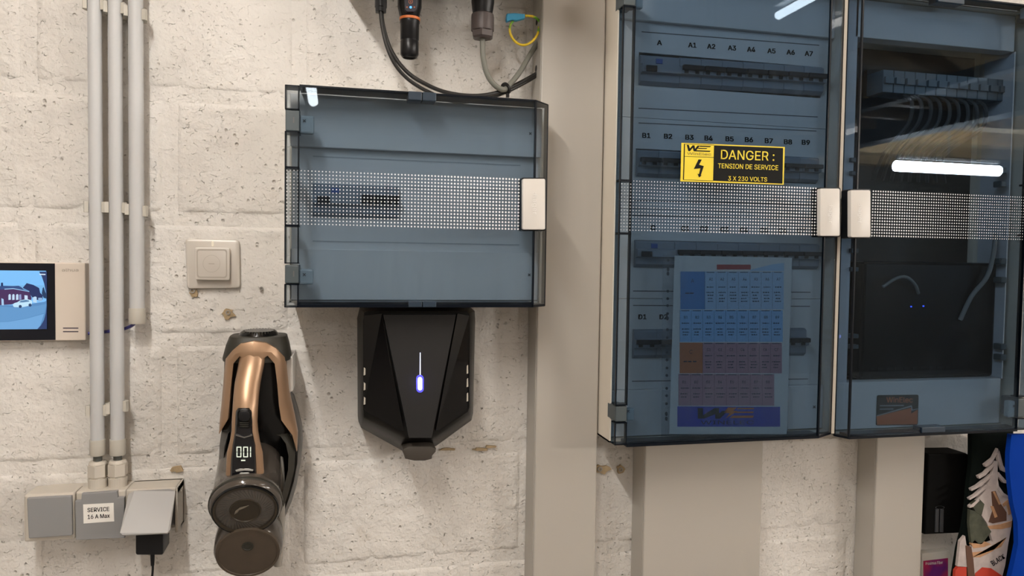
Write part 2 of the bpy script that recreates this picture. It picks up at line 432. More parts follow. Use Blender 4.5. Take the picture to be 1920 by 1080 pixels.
# ------------------------------------------------------------------ conduits, clips, glands
def conduit(x0, x1, ytop, ysl, yend, label):
    d = .031; a = P(x0, 400, d)[0]; b = P(x1, 400, d)[0]; cx = (a+b)/2; r = (b-a)/2*.985
    zt = ZC+.02; zs = P((x0+x1)/2, ysl, d)[1]; ze = P((x0+x1)/2, yend, d)[1]
    t = thing('conduit', label, 'conduit', (cx, -d, ze), 'grey conduits on the left')
    MB().lathe((cx, -d, zt), (0, 0, -1), [(0, r), (zt-zs+.004, r)], 28).build('pipe', M_COND, t, smooth=True)
    MB().lathe((cx, -d, zs), (0, 0, -1), [(0, r+.0006), (0, r+.0013), (zs-ze-.002, r+.0016), (zs-ze, r+.0004), (zs-ze, r*.7), (.006, r*.7)], 28).build('end_sleeve', M_CLIP, t, 'cream end sleeve of the conduit', smooth=True)
    return cx, r, ze
c1 = conduit(166.5, 193.5, 0, 824, 853.5, 'leftmost of the three upright grey conduits, ending above the switch box')
c2 = conduit(204.5, 231.5, 0, 823, 853, 'middle upright grey conduit, ending above the switch box')
c3 = conduit(242, 270.5, 0, 577.5, 607, 'rightmost and shortest upright grey conduit, ending open beside the beige wall switch')
def clip(c, py, tilt, label):
    cx, r, _ = c; z = P(200, py, .03)[1]; d = .031
    t = thing('conduit_clip', label, 'clip', (cx, 0, z), 'cream clips holding the conduits')
    h = .0082
    mb = MB(); mb.box(cx-.010, cx+.010, .002, d-r-.0006, z-h, z+h, .001)
    mb.build('clip_foot', M_CLIP, t)
    mb = MB(); rings = []
    for s in (-1, 1):
        pts = []
        for k in range(7):
            a = math.radians(-100+k*22) ; pts.append((cx+s*(r+.0007)*math.cos(a), d+(r+.0007)*math.sin(a)))
        for k in range(6, -1, -1):
            a = math.radians(-100+k*22); pts.append((cx+s*(r+.0052+.0015*(k > 4))*math.cos(a), d+(r+.0052)*math.sin(a)))
        n = len(pts); zb = z-h+ (tilt if s > 0 else 0); 
        vs = [(x, -y, zb) for x, y in pts]+[(x, -y, zb+2*h) for x, y in pts]
        fs = [tuple(range(n)), tuple(range(n, 2*n))]+[(i, (i+1) % n, n+(i+1) % n, n+i) for i in range(n)]
        mb.solid(vs, fs)
    mb.build('clip_jaw', M_CLIP, t)
wn = ['leftmost', 'middle', 'rightmost']
for i, c in enumerate((c1, c2, c3)):
    clip(c, 389+(i == 2)*3, -.002*(i == 2), 'cream clip gripping the %s conduit level with the gap above the wall switch' % wn[i])
    clip(c, 11+i*4, -.004*(i == 2), 'cream clip gripping the %s conduit at the top of the photo' % wn[i])
for i, c in enumerate((c1, c2)):
    clip(c, 768-3*i, .003*(i == 1), 'cream clip gripping the %s conduit just above its lower end' % wn[i])
M_DKCAB = mat('dark_grey_cable', (.07, .075, .07), .5)
for i, c in enumerate((c1, c2)):
    cx, r, ze = c
    zg = P(200, 872, .031)[1]
    o = MB().lathe((cx, -.031, ze+.015), (0, 0, -1), [(0, .0064), (ze-zg+.02, .0064)], 16).build('cable', M_DKCAB, smooth=True)
    tag(o, 'short dark cable stub between the %s conduit and its gland' % wn[i], 'cable')

# blue wire to the door monitor
o = MB().tube([W(150, 626, .008), W(170, 625, .008), W(198, 622, .008), W(222, 619, .009), W(240, 614, .014), W(252, 606, .028), W(255, 590, .031)], .0026).build('wire', mat('blue_sheath', (.035, .03, .19), .45), smooth=True)
tag(o, 'dark blue wire running behind the conduits from the door monitor', 'wire')

# ------------------------------------------------------------------ triple switch and socket box
DB = .055
M_SOCK = mat('socket_cream', (.52, .48, .42), .5)
M_SGREY = mat('socket_grey', (.24, .24, .245), .45)
M_SGREYL = mat('flap_grey', (.36, .355, .35), .4)
xs0 = P(44, 930, DB)[0]; xs1 = P(333, 919, DB)[0]; zs1 = P(44, 928.5, DB)[1]; zs0 = P(49, 1017, DB)[1]
so = thing('socket_unit', 'grey and cream surface box with rocker switch, closed socket lid and open socket lid', 'socket', (xs0, 0, zs0))
def q2(a, b, c, e, df, db, m, name, par, bev=.001, rad=0, label=None):
    return MB().poly(rquad([a, b, c, e], rad) if rad else [a, b, c, e], df, db, bev).build(name, m, par, label)
MB().box(xs0+.02, xs1-.001, 0, .018, zs0+.006, zs1-.001).build('back_plate', M_SOCK, so)
xm1 = P(139.5, 925, DB)[0]; xm2 = P(236, 925, DB)[0]
MB().box(xs0, xm1, .006, DB, zs0, zs1, .003).box(xm1+.0006, xm2, .006, DB-.003, zs0, zs1, .003).build('housing', M_SOCK, so)
mb = MB(); mb.box(xm2+.0006, xs1, .006, .012, zs0, zs1); mb.box(xm2+.0006, xs1, .006, DB, zs1-.012, zs1, .002)
mb.box(xs1-.004, xs1, .006, DB, zs0, zs1, .001); mb.box(xm2+.0006, xm2+.004, .006, DB, zs0, zs1, .001)
mb.box(xm2+.0006, xs1, .006, .03, zs0, zs0+.004)
mb.build('socket_housing', M_SOCK, so)
MB().box(xm2+.006, xs1-.006, .01, .04, zs0+.006, zs1-.014, .004).lathe(((xm2+xs1)/2, -.0395, (zs0+zs1)/2), (0, -1, 0), [(0, .02), (.0012, .02), (.0012, .018), (0, .018)], 24).build('socket_face', M_SGREY, so)
q2((50, 934.5), (134, 930), (135.3, 1004), (53.5, 1010), DB+.006, DB, M_SGREY, 'rocker', so, .0012, 2, 'grey rocker switch')
lid = MB().poly([(140.5, 939.5), (152, 939), (153, 926), (219.5, 921), (220.5, 933), (233, 932.5), (233, 1009), (142, 1013)], DB+.004, DB-.004, .001).build('socket_lid', M_SGREY, so, 'closed grey socket lid with a white sticker')
sq = [(155.8, 946), (213, 943), (214, 977.6), (156.7, 981.7)]
MB().poly(sq, DB+.0046, DB+.0041).build('sticker', M_PAPER, lid, 'white printed sticker')
text([('SERVICE', sub(sq, .14, .2, .85, .42), .022), ('16 A Max', sub(sq, .14, .56, .86, .78), .022)], DB+.0047, M_INK, lid)
# open lid, hinged on top and pushed outward by the plug
dbt = .105
F_ = [W(241, 926, DB+.001), W(252, 920.5, DB+.001), W(318, 916.5, DB+.001), W(329, 921, DB+.001), W(319, 993, dbt), W(314, 999, dbt+.001), W(230, 1003, dbt+.001), W(225, 999, dbt)]
nrm = (F_[4]-F_[0]).cross(F_[3]-F_[0]).normalized()
if nrm.y > 0: nrm = -nrm
bk = [p-nrm*.003 for p in F_]; n = len(F_)
MB().solid([tuple(p) for p in F_+bk], [tuple(range(n)), tuple(range(n, 2*n))]+[(i, (i+1) % n, n+(i+1) % n, n+i) for i in range(n)]).build('open_lid', M_SGREYL, so, 'light grey socket lid propped open by a plug')
mb = MB()
for s in (0, 1):
    cx, r, ze = (c1, c2)[s]; zt = P((182, 219)[s], (864, 862)[s], .031)[1]; H = zt-zs1
    mb = MB(); R_ = .0142
    mb.lathe((cx, -.031, zt), (0, 0, -1), [(0, .0068), (0, .0112), (.004, R_-.0012), (.0052, R_-.0012)], 24)
    mb.lathe((cx, -.031, zt-.005), (0, 0, -1), [(0, R_-.0012), (.001, R_+.0002), (H*.46, R_+.0002), (H*.48, R_-.001)], 6, rot=.3)
    mb.lathe((cx, -.031, zt-.005-H*.48), (0, 0, -1), [(0, R_-.0025), (.0022, R_-.0025), (.0022, R_-.0004), (.0065, R_-.0004), (.0065, R_-.0008), (H*.6, R_-.0008)], 24)
    mb.build('cable_gland', M_SOCK, so)
ad = thing('power_adapter', 'small black power adapter plugged in below the open socket lid', 'adapter', (P(280, 1040, .07)[0], -.07, P(280, 1040, .07)[1]))
MB().poly(rounded(254, 985, 306, 1041, 4), .088, .045, .002).build('adapter_body', M_BLACK, ad, smooth=True)
MB().tube([W(286, 1036, .066), W(286, 1050, .066), W(286, 1060, .066)], .0034, sub=1, r2=.0026).build('strain_relief', M_BLACK, ad, smooth=True)
MB().tube([W(286, 1050, .066), W(286.5, 1066, .066), W(285, 1085, .062), W(282, 1120, .058), W(280, 1180, .05)], .0017).build('cord', M_BLACK, ad, smooth=True)

# ------------------------------------------------------------------ beige wall switch
sw = thing('wall_switch', 'beige square push switch on the block wall right of the conduits', 'switch', (P(398, 540)[0], 0, P(398, 540)[1]))
M_BEI = mat('switch_beige', (.56, .52, .47), .3)
M_BEI2 = mat('switch_beige_dark', (.40, .36, .31), .4)
MB().poly(rquad([(346.5, 447), (449, 450), (450.5, 540.5), (350, 542)], 8), .011, .0, .004).build('frame', M_BEI, sw, smooth=True)
rk = MB().poly(rquad([(365, 464), (430.5, 465), (430.5, 525.5), (366, 524.5)], 4), .021, .010, .0012).build('rocker', M_BEI, sw, smooth=True)
mb = MB(); a = rquad([(368, 467), (426, 467.5), (426, 521.5), (369, 521)], 6); b_ = rquad([(370.5, 469.5), (423.5, 470), (423.5, 519), (371.5, 518.5)], 5)
for i in range(len(a)): j = (i+1) % len(a); mb.flat([a[i], a[j], b_[j], b_[i]], .02115)
mb.build('groove', M_BEI2, rk)
mb = MB()
for i in range(40):
    t0, t1_ = 2*PI*i/40, 2*PI*(i+1)/40; c = (396.5, 494.5)
    mb.flat([(c[0]+rr*math.cos(t), c[1]+rr*math.sin(t)) for rr, t in ((16.2, t0), (16.2, t1_), (15.6, t1_), (15.6, t0))], .02115)
mb.flat([(391, 493.7), (402, 494), (402, 495.6), (391, 495.3)], .0212)
mb.build('print', M_BEI2, rk)
MB().poly(rounded(396.5, 452, 401, 462, 2), .0116, .0108, 0).build('indicator_lens', mat('lens', (.85, .8, .68), .15), sw)

# ------------------------------------------------------------------ door monitor
DM = .022
mo = thing('door_monitor', 'cream door intercom monitor showing a street with a white car', 'intercom', (P(60, 640)[0], 0, P(60, 640)[1]))
xr = P(160, 560, DM)[0]; zt = P(100, 492.5, DM)[1]; zb = P(100, 638.8, DM)[1]; xg = P(103.7, 560, DM)[0]; xl = xr-.245
MB().box(xl, xr, .0, DM, zb, zt, .0015).build('casing', mat('monitor_cream', (.60, .53, .46), .4), mo)
zg1 = P(100, 494, DM)[1]; zg0 = P(100, 637.3, DM)[1]
MB().box(xl+.004, xg, DM-.004, DM+.001, zg0, zg1).build('glass_front', mat('monitor_black', (.008, .009, .014), .12), mo)
xsr = P(87.3, 560, DM)[0]; zs_t = P(60, 507.5, DM)[1]; zs_b = P(60, 617, DM)[1]; xsl = xl+.015
def em(name, c, s=1.0):
    return mat(name, (0, 0, 0), .3, emit=lin(c), es=s)
dsc = DM+.0013
scr = MB().box(xsl, xsr, DM+.0005, dsc, zs_b, zs_t).build('screen', em('screen_sky', (125, 190, 245)), mo, 'lit screen showing a street scene')
def S(u, v): # 0..1 pixels of zoom -> photo px
    return (u/6, 480+v/6)
def shape(name, pts, colr, k):
    MB().flat([S(*p) for p in pts], dsc+.0001*k).build(name, em('scr_'+name+str(k), colr), scr)
L0 = -140
shape('haze', [(L0, 330), (525, 330), (525, 480), (L0, 480)], (120, 180, 230), 1)
shape('road', [(L0, 545), (150, 555), (330, 540), (500, 515), (525, 500), (525, 822), (L0, 822)], (88, 138, 190), 2)
shape('road_light', [(L0, 560), (200, 580), (420, 560), (520, 540), (500, 640), (300, 700), (100, 735), (L0, 750)], (98, 150, 200), 3)
shape('verge', [(L0, 752), (100, 740), (300, 705), (495, 650), (440, 822), (L0, 822)], (112, 165, 215), 4)
shape('chimney', [(12, 300), (33, 300), (36, 345), (10, 345)], (30, 45, 90), 5)
shape('roof', [(L0, 360), (30, 335), (150, 338), (210, 335), (240, 350), (265, 375), (330, 398), (330, 410), (50, 380), (L0, 400)], (52, 78, 130), 5)
shape('house', [(L0, 385), (50, 375), (150, 370), (250, 385), (330, 400), (355, 470), (350, 500), (260, 500), (130, 545), (L0, 560)], (72, 48, 92), 6)
shape('gutter', [(50, 368), (150, 362), (330, 398), (330, 404), (150, 371), (50, 378)], (150, 195, 235), 7)
shape('block_house', [(255, 360), (300, 305), (375, 325), (440, 360), (452, 415), (480, 440), (480, 490), (400, 495), (360, 460), (330, 420), (330, 395)], (38, 50, 95), 6)
shape('tree', [(470, 420), (480, 360), (492, 350), (505, 390), (523, 440), (523, 480), (490, 470)], (35, 60, 95), 7)
for i, x in enumerate((95, 137, 180)):
    shape('window', [(x, 440), (x+10, 428), (x+22, 430), (x+27, 440), (x+27, 492), (x, 495)], (190, 215, 240), 8+i)
shape('door', [(215, 435), (238, 430), (242, 490), (216, 495)], (140, 150, 200), 8)
shape('garage', [(275, 440), (310, 445), (312, 485), (276, 488)], (200, 220, 245), 8)
shape('van', [(370, 465), (395, 455), (412, 462), (414, 527), (372, 520)], (185, 215, 240), 9)
shape('pillar', [(15, 475), (40, 485), (44, 555), (18, 555)], (165, 200, 235), 8)
shape('far_house', [(430, 470), (475, 470), (475, 505), (432, 510)], (140, 175, 215), 8)
shape('car', [(145, 545), (160, 530), (195, 520), (230, 498), (300, 485), (345, 495), (362, 510), (358, 545), (330, 560), (240, 578), (160, 575), (148, 565)], (190, 225, 245), 11)
shape('car_glass', [(215, 522), (236, 503), (290, 493), (325, 500), (330, 512), (260, 522)], (90, 130, 170), 12)
for x, y_ in ((228, 568), (338, 552)):
    shape('wheel', [(x+18*math.cos(t*PI/5), y_+18*math.sin(t*PI/5)) for t in range(10)], (40, 65, 105), 13)
# the dark corner outside the fisheye circle
arc = [(440, 176), (470, 230), (497, 310), (515, 400), (522, 480), (524, 560), (515, 640), (495, 720), (460, 780), (420, 822)]
for i in range(len(arc)-1):
    a, b = arc[i], arc[i+1]; shape('corner', [a, (527, a[1]), (527, b[1]), b], (45, 62, 105), 15)
shape('clock', [(445, 200), (512, 202), (512, 214), (445, 212)], (215, 230, 245), 16)
text([('alhua', bx(131.5, 506.3, 31, 5.5), .01)], DM, mat('logo_grey', (.30, .26, .22), .5), mo)
mb = MB()
for y_ in (615.3, 621.8): mb.poly(rounded(118, y_-1, 147, y_+1, .9), DM+.0003, DM-.002)
mb.build('speaker_slot', mat('slot_dark', (.04, .03, .05), .6), mo)

# ------------------------------------------------------------------ enclosures with tinted doors
def box_housing(x0, x1, z0, z1, dep, t=.003, back=True):
    mb = MB(); mb.box(x0, x1, 0, .003, z0, z1); mb.box(x0, x0+t, 0, dep, z0, z1); mb.box(x1-t, x1, 0, dep, z0, z1)
    mb.box(x0, x1, 0, dep, z1-t, z1); mb.box(x0, x1, 0, dep, z0, z0+t); return mb
def door_shell(x0, x1, xc, dc, df, z0, z1, th=.0022):
    """flat front from x0 to x1 at depth df, bevelled side running to xc at depth dc; returns mesh builder of the pane"""
    a, b = (x0, x1)
    pts_f = [(x0, df), (x1, df)]
    mb = MB(); mb.box(min(x0, x1), max(x0, x1), df-th, df, z0, z1)
    vs = [(x1, -df, z0), (xc, -dc, z0), (xc, -dc+th, z0), (x1, -df+th, z0), (x1, -df, z1), (xc, -dc, z1), (xc, -dc+th, z1), (x1, -df+th, z1)]
    mb.solid(vs, [(0, 1, 2, 3), (4, 5, 6, 7), (0, 1, 5, 4), (1, 2, 6, 5), (2, 3, 7, 6), (3, 0, 4, 7)])
    return mb
def rims(x0, x1, xc, dc, df, z0, z1, dback, t=.0042):
    "dark door edges: front outline, bevel corner, top and bottom walls"
    mb = MB(); e = .0006
    lo, hi = min(x0, x1), max(x0, x1)
    mb.box(lo, hi, dback, df-.0025, z0-e, z0+.0075); mb.box(lo, hi, df-.003, df+e, z0-e, z0+t*.95); mb.box(lo, hi, dback, df+e, z1-t*.45, z1+e)
    mb.box(x1-.0014, x1+.0014, df-.004, df+e, z0, z1)
    for za, zb_ in ((z0-e, z0+t*.8), (z1-t*.45, z1+e)):
        vs = []
        for z in (za, zb_): vs += [(x1, -df-e, z), (xc, -dc-e, z), (xc, -dback, z), (x1, -dback, z)]
        mb.solid(vs, [(0, 1, 2, 3), (4, 5, 6, 7), (0, 1, 5, 4), (1, 2, 6, 5), (2, 3, 7, 6), (3, 0, 4, 7)])
    mb.box(xc-.0008, xc+.0008, dback, dc+e, z0, z1)
    return mb
def dots(xa, xb, z0, z1, d, big_right=True, pit_x=None):
    nr = 16; pz = (z1-z0)/(nr-1); nc = int(round(abs(xb-xa)/(pz*.97)))
    bm = bmesh.new()
    for i in range(nc+1):
        u = i/nc; x = xa+(xb-xa)*u; g = u if big_right else 1-u
        r = .00075+.0008*min(1, g*1.2)
        for j in range(nr):
            z = z0+pz*j
            bm.faces.new([bm.verts.new((x+r*math.cos(t*PI/4), -d, z+r*math.sin(t*PI/4))) for t in range(8)])
    me = bpy.data.meshes.new('dot_print'); bm.to_mesh(me); bm.free(); return me
def cross(mb, px, py, d, r=3.0):
    for a in (45, 135):
        c, s = math.cos(math.radians(a)), math.sin(math.radians(a))
        mb.poly([(px+c*r-s*.8, py+s*r+c*.8), (px+c*r+s*.8, py+s*r-c*.8), (px-c*r+s*.8, py-s*r-c*.8), (px-c*r-s*.8, py-s*r+c*.8)], d+.0006, d)
def strip_line(mb, a, b, d, w=.0009, mi=0):
    A = P(*a, d); B = P(*b, d)
    mb.poly([(A[0], A[1]+w), (B[0], B[1]+w), (B[0], B[1]-w), (A[0], A[1]-w)], d+.0004, d-.001, world=True, mi=mi)

# breaker prototypes: built once per cabinet and copied
def breaker_mesh(wd, H, big=False):
    e = .0004; mb = MB()
    prof = [(0, 0), (.006, 0), (.012, .12*H), (.012, .36*H), (.020, .40*H), (.020, .66*H), (.012, .70*H), (.012, .93*H), (.007, H), (0, H)]
    vs = [(e, -a, b) for a, b in prof]+[(wd-e, -a, b) for a, b in prof]; n = len(prof)
    mb.solid(vs, [tuple(range(n)), tuple(range(n, 2*n))]+[(i, (i+1) % n, n+(i+1) % n, n+i) for i in range(n)])
    return mb
def breaker_row(cab, xl, zl, dx, dzt, specs, H, d):
    "specs: list of (kind, width). Copies share their meshes"
    cache = {}; x = xl; org = ORG[cab.name]
    tot = sum(s[1] for s in specs)
    for kind, wd in specs:
        key = (kind, round(wd, 4), round(H, 4))
        if key not in PROTO:
            mb = breaker_mesh(wd, H); me = bpy.data.meshes.new('breaker'); mb.bm.to_mesh(me); mb.bm.free(); me.materials.append(M_BRK)
            if kind == 'r':
                tg = MB(); tg.box(.007, .026, .012, .024, .40*H, .60*H, .001); tn = 'test_toggle'
            else:
                tg = MB(); tg.box(.001, wd-.001, .0195, .027, .52*H, .68*H, .001)
                for q in (.2, .7): tg.box(wd*q-.003, wd*q+.004, .0195, .0215, .42*H, .52*H)
                tn = 'toggle'
            tm = bpy.data.meshes.new(tn); tg.bm.to_mesh(tm); tg.bm.free(); tm.materials.append(M_TOG)
            PROTO[key] = (me, tm, tn)
        me, tm, tn = PROTO[key]
        o = bpy.data.objects.new('residual_current_breaker' if kind == 'r' else 'breaker', me); COL.objects.link(o); o.parent = cab
        o.location = Vector((x, -d, zl+dzt*(x-xl)/tot))-org
        g = bpy.data.objects.new(tn, tm); COL.objects.link(g); g.parent = o
        if kind == 'r':
            b = bpy.data.objects.new('test_button', BTN); COL.objects.link(b); b.parent = o; b.location = (0, 0, H*.72)
        x += wd
PROTO = {}
b_ = MB().box(.028, .040, .0115, .0135, 0, .008, .0006); BTN = bpy.data.meshes.new('test_button'); b_.bm.to_mesh(BTN); b_.bm.free(); BTN.materials.append(M_BLUEBT)

def handle(door, x0, y0, x1, y1, df, txt, tcol, side=None):
    hd = MB().poly(rounded(x0-2.5, y0-2, x1+1.5, y1+2, 3), df+.006, df-.016, .001).build('handle_base', M_BLACK, door, 'black latch behind the white handle')
    q = MB().poly(rounded(x0, y0, x1, y1, 3), df+.014, df+.005, .0012).build('handle', M_HANDLE, door, 'white grip handle', smooth=True)
    return q

# ---- small enclosure
DF = .145
bx0 = P(534, 350, DF)[0]; bx1 = P(1002, 380, DF)[0]; bz0 = P(770, 575.7, DF)[1]; bz1 = P(770, 172.7, DF)[1]
bxc = bx1+.0275; xh = P(561, 350, DF)[0]
e1 = thing('small_enclosure', 'square wall enclosure with a tinted blue door and white handle above the car charger', 'electrical box', (bx0, 0, bz0))
box_housing(bx0+.004, bxc-.004, bz0+.004, bz1-.004, .098).build('housing', M_BODY, e1)
dp = .098; dm = .088
zst = P(780, 284.5, dp)[1]; zsb = P(780, 470, dp)[1]; xi0 = bx0+.0045; xi1 = bxc-.0045
MB().box(xi0, xi1, dm-.02, dp+.001, zst, bz1-.003, .001).build('upper_cover', M_PANEL, e1)
MB().box(xi0, xi1, dm-.02, dp, bz0+.008, zsb, .001).build('lower_cover', M_PANEL, e1)
zk1 = P(665, 347, dm)[1]; zk0 = P(665, 408, dm)[1]; xk0 = P(586.5, 375, dm)[0]; xk1 = P(748, 375, dm)[0]; xk2 = P(975, 375, dm)[0]
mb = MB(); mb.box(xi0, xi1, dm-.006, dm, zk1, zst); mb.box(xi0, xi1, dm-.006, dm, zsb, zk0); mb.box(xi0, xk0, dm-.006, dm, zk0, zk1); mb.box(xk1, xi1, dm-.006, dm, zk0, zk1)
mb.build('middle_cover', M_PANEL, e1)
mb = MB(); za = P(586, 293, dm)[1]; zb_ = P(586, 452, dm)[1]
mb.box(xk0, xk2, dm-.001, dm+.0005, za-.001, za+.001); mb.box(xk0, xk2, dm-.001, dm+.0005, zb_-.001, zb_+.001)
zc_ = P(860, 384, dm)[1]
mb.box(xk1, xk2, dm-.001, dm+.0005, zk1-.0004, zk1+.0004); mb.box(xk1, xk2, dm-.001, dm+.0006, zk0-.0004, zk0+.0004)
mb.build('cover_slot', M_PANEL2, e1)
MB().box(xi0+.002, xi1-.002, .02, .045, zk0-.02, zk1+.02).build('din_rail', mat('rail', (.2, .2, .2), .4, .6), e1)
Hs = zk1-zk0; wr = .072*1.02; w3 = (xk1-xk0-wr)/3
breaker_row(e1, xk0, zk0, 0, 0, [('r', wr), ('b', w3), ('b', w3), ('b', w3)], Hs, dm-.004)
for px, py in ((994.5, 250.5), (992.5, 515.5)):
    mb = MB(); cross(mb, px, py, dp+.001); mb.build('cover_screw', M_SCREW, e1)
dr = door_shell(xh, bx1, bxc, .118, DF, bz0, bz1).build('door', M_GLASS, e1, 'tinted blue see-through door')
rims(xh, bx1, bxc, .118, DF, bz0, bz1, .0985).build('door_rim', M_RIM, dr)
# hinge strip in pieces with the clips between
M_HCLIP = M_CLIPG
yy = [(159.8, 204.5), (246.5, 313.5), (314.5, 422.5), (423.5, 494), (533, 576)]
for a, b in yy:
    za, zb_ = P(547, a, DF)[1], P(547, b, DF)[1]
    st = MB().box(bx0, xh-.0008, DF-.0022, DF, zb_, za).build('hinge_strip', M_STRIP, dr)
    f = MB(); t = .0012
    f.box(bx0-.0003, bx0+.0012, .115, DF+.0005, zb_, za); f.box(xh-.0022, xh-.0003, DF-.012, DF+.0005, zb_, za)
    f.box(bx0, xh, .115, DF+.0005, zb_-.0004, zb_+t); f.box(bx0, xh, .115, DF+.0005, za-t, za+.0004)
    f.build('strip_edge', M_RIM, dr)
for ya, yb in ((205.5, 245.5), (496.5, 531.5)):
    za, zb_ = P(547, ya, DF)[1], P(547, yb, DF)[1]; xf = P(589, 225, .137)[0]
    hc = MB(); hc.box(bx0+.0005, xh, .10, DF-.001, zb_, za, .0015); h_ = hc.build('hinge_clip', M_HCLIP, e1, 'grey hinge clip')
    MB().box(xh-.001, xf, .128, .1385, zb_-.002, za-.006, .003).build('clip_flag', M_FLAG, h_)
    mb = MB(); cy = (ya+yb)/2; mb.rect(549.5, cy-6, 551.5, cy+5, DF-.0003, DF-.003); cross(mb, 570.5, cy+1, .139, 3.6)
    mb.build('clip_mark', M_SCREW, h_)
for y_, nm in ((172.5, 1), (576, -1)):
    z = P(792, y_, DF)[1]
    s = -1 if nm == 1 else 1
    mb = MB()
    for xa, xb in ((765.5, 791), (792.5, 818)):
        a, b = P(xa, y_, DF)[0], P(xb, y_, DF)[0]
        mb.box(a, b, .118, DF+.0012, min(z, z+s*.013*(1 if nm == 1 else .7)), max(z, z+s*.013*(1 if nm == 1 else .7)), .001)
    mb.build('latch', mat('latch_dark', (.02, .035, .055), .3), dr)
zd1 = P(540, 319.2, DF)[1]; zd0 = P(540, 419.2, DF)[1]
DOTZ = zd1-zd0
o = link('dot_print', dots(bx0+.0028, P(972, 380, DF)[0], zd0, zd1, DF+.0005), M_DOT, dr, 'band of fine white dots printed across the door', kind='stuff')
hq = handle(dr, 980.5, 335, 1022.5, 430.5, DF, '', None)
tq = [(1009, 362), (1009, 402), (996, 402), (996, 362)]   # reads downward
text([(':hager', [(1007.5, 361), (1007.5, 402), (997, 402), (997, 361)], .004)], DF+.0142, M_HTXT, hq)

# ---- tall cabinets
DC = .14
cz1 = P(1782, -7, DC)[1]; cz0L, cz0 = P(1300, 830.8, DC)[1], P(1750, 815, DC)[1]
def tall(x0, x1, xc, z0, z1, label, hinge_left, mat_glass):
    lo, hi = min(x0, xc), max(x0, xc)
    e = thing('tall_cabinet', label, 'cabinet', (lo, 0, z0))
    box_housing(lo+.0012, hi+.000, z0+.001, z1-.002, .118 if False else .112).build('housing', M_BODY, e)
    dr = door_shell(x0 + (.0215 if hinge_left else -.0215), x1, xc, .116, DC, z0, z1).build('door', mat_glass, e, 'tinted blue see-through door')
    rims(x0 + (.0215 if hinge_left else -.0215), x1, xc, .116, DC, z0, z1, .113).build('door_rim', M_RIM, dr)
    return e, dr
ax0 = P(1152.5, 834, DC)[0]; ax1 = P(1541, 600, DC)[0]+.0; axc = P(1570.5, 400, .116)[0]
A_, dA = tall(ax0, ax1, axc, cz0L-.001, cz1, 'tall cream cabinet with a tinted door carrying the yellow danger sticker', True, M_GLASS2)
MB().box(axc+.0006, P(1577.5, 400, .118)[0], .0, .118, cz0L, cz1-.002).build('side_post', M_BODY, A_)
cxr = P(1599.5, 600, DC)[0]; cxc = P(1578.5, 400, .116)[0]; cx_end = cxr+.392
B_, dB = tall(cx_end, cxr, cxc, cz0-.0005, cz1, 'tall cabinet at the right edge with an open dark interior behind a tinted door', False, M_GLASS3)

# door side wall + hinge strips for cabinet A
def strips(door, x0, xs, ys, dcl, cab, clipy, mirror=False, refx=1160):
    sgn = -1 if mirror else 1
    for a, b in ys:
        za, zb_ = P(refx, a, DC)[1], P(refx, b, DC)[1]
        lo, hi = (min(x0, xs), max(x0, xs))
        MB().box(lo, hi, DC-.0022, DC, zb_, za).build('hinge_strip', M_STRIP, door)
        MB().box(x0-.0005, x0+.0022, .1225, DC-.0005, zb_, za).build('strip_side', M_SIDE, door)
        f = MB(); f.box(x0-.0006, x0+.0008, DC-.003, DC+.0006, zb_, za); f.box(xs-.0014, xs-.0002, DC-.01, DC+.0006, zb_, za)
        f.box(lo, hi, .122, DC+.0006, zb_-.0004, zb_+.0014); f.box(lo, hi, .122, DC+.0006, za-.0012, za+.0004)
        f.build('strip_edge', M_RIM, door)
    for ya, yb in clipy:
        za, zb_ = P(refx, ya, DC)[1], P(refx, yb, DC)[1]
        hc = MB(); lo, hi = (min(x0, xs), max(x0, xs)); hc.box(lo+.001, hi, .10, DC-.001, zb_, za, .0015)
        fx = xs+sgn*.016; h_ = hc.build('hinge_clip', M_CLIPG, cab, 'grey hinge clip')
        MB().box(min(xs, fx), max(xs, fx), .122, .134, zb_-.001, za-.005, .003).build('clip_flag', M_FLAG, h_)
        xc_ = xs+sgn*.004; zc2 = (za+zb_)/2+.003
        k = .0032; m_ = MB()
        for a in (45, 135):
            c, s = math.cos(math.radians(a))*k, math.sin(math.radians(a))*k; n_ = .0007
            m_.poly([(xc_+c-s*.2, zc2+s+c*.2), (xc_+c+s*.2, zc2+s-c*.2), (xc_-c+s*.2, zc2-s-c*.2), (xc_-c-s*.2, zc2-s+c*.2)], .1347, .134, world=True)
        m_.build('clip_mark', M_SCREW, h_)
strips(dA, ax0, ax0+.0213, [(9, 337.5), (338.5, 437), (438, 760), (793, 834.3)], .12, A_, [(-22, 7.5), (762, 791)])
strips(dB, cx_end, cx_end-.0213, [(30, 345), (346, 440), (441, 745), (785, 806)], .12, B_, [(0, 28), (748, 783)], True, 1905)

# inner covers of cabinet A
dp = .098; dm = .089
iax0 = ax0+.0055; iax1 = axc-.0045
def zz(px, py, d): return P(px, py, d)[1]
def hband(cab, name, ytop, ybot, refx, d, thick=.006, x0=iax0, x1=iax1, m=M_PANEL, bev=.0008):
    return MB().box(x0, x1, d-thick, d, zz(refx, ybot, d), zz(refx, ytop, d), bev).build(name, m, cab)
MB().box(iax0, iax1, dm-.02, dp, zz(1370, 53, dp), cz1-.006, .001).build('upper_cover', M_PANEL, A_)
MB().box(iax0, iax1, dm-.02, dp, cz0L+.006, zz(1370, 727, dp), .001).build('lower_cover', M_PANEL, A_)
rows = [  # yt at left, yb at left, x left, x right, dz over the row, specs
    (103.5, 159.5, 1198, 1540, .0047, 'r7'), (281, 331, 1192.5, 1531, .002, '9'), (451, 501, 1189, 1531, .0005, 'r7'), (618, 671.5, 1186, 1507, 0, '8')]
slots = []
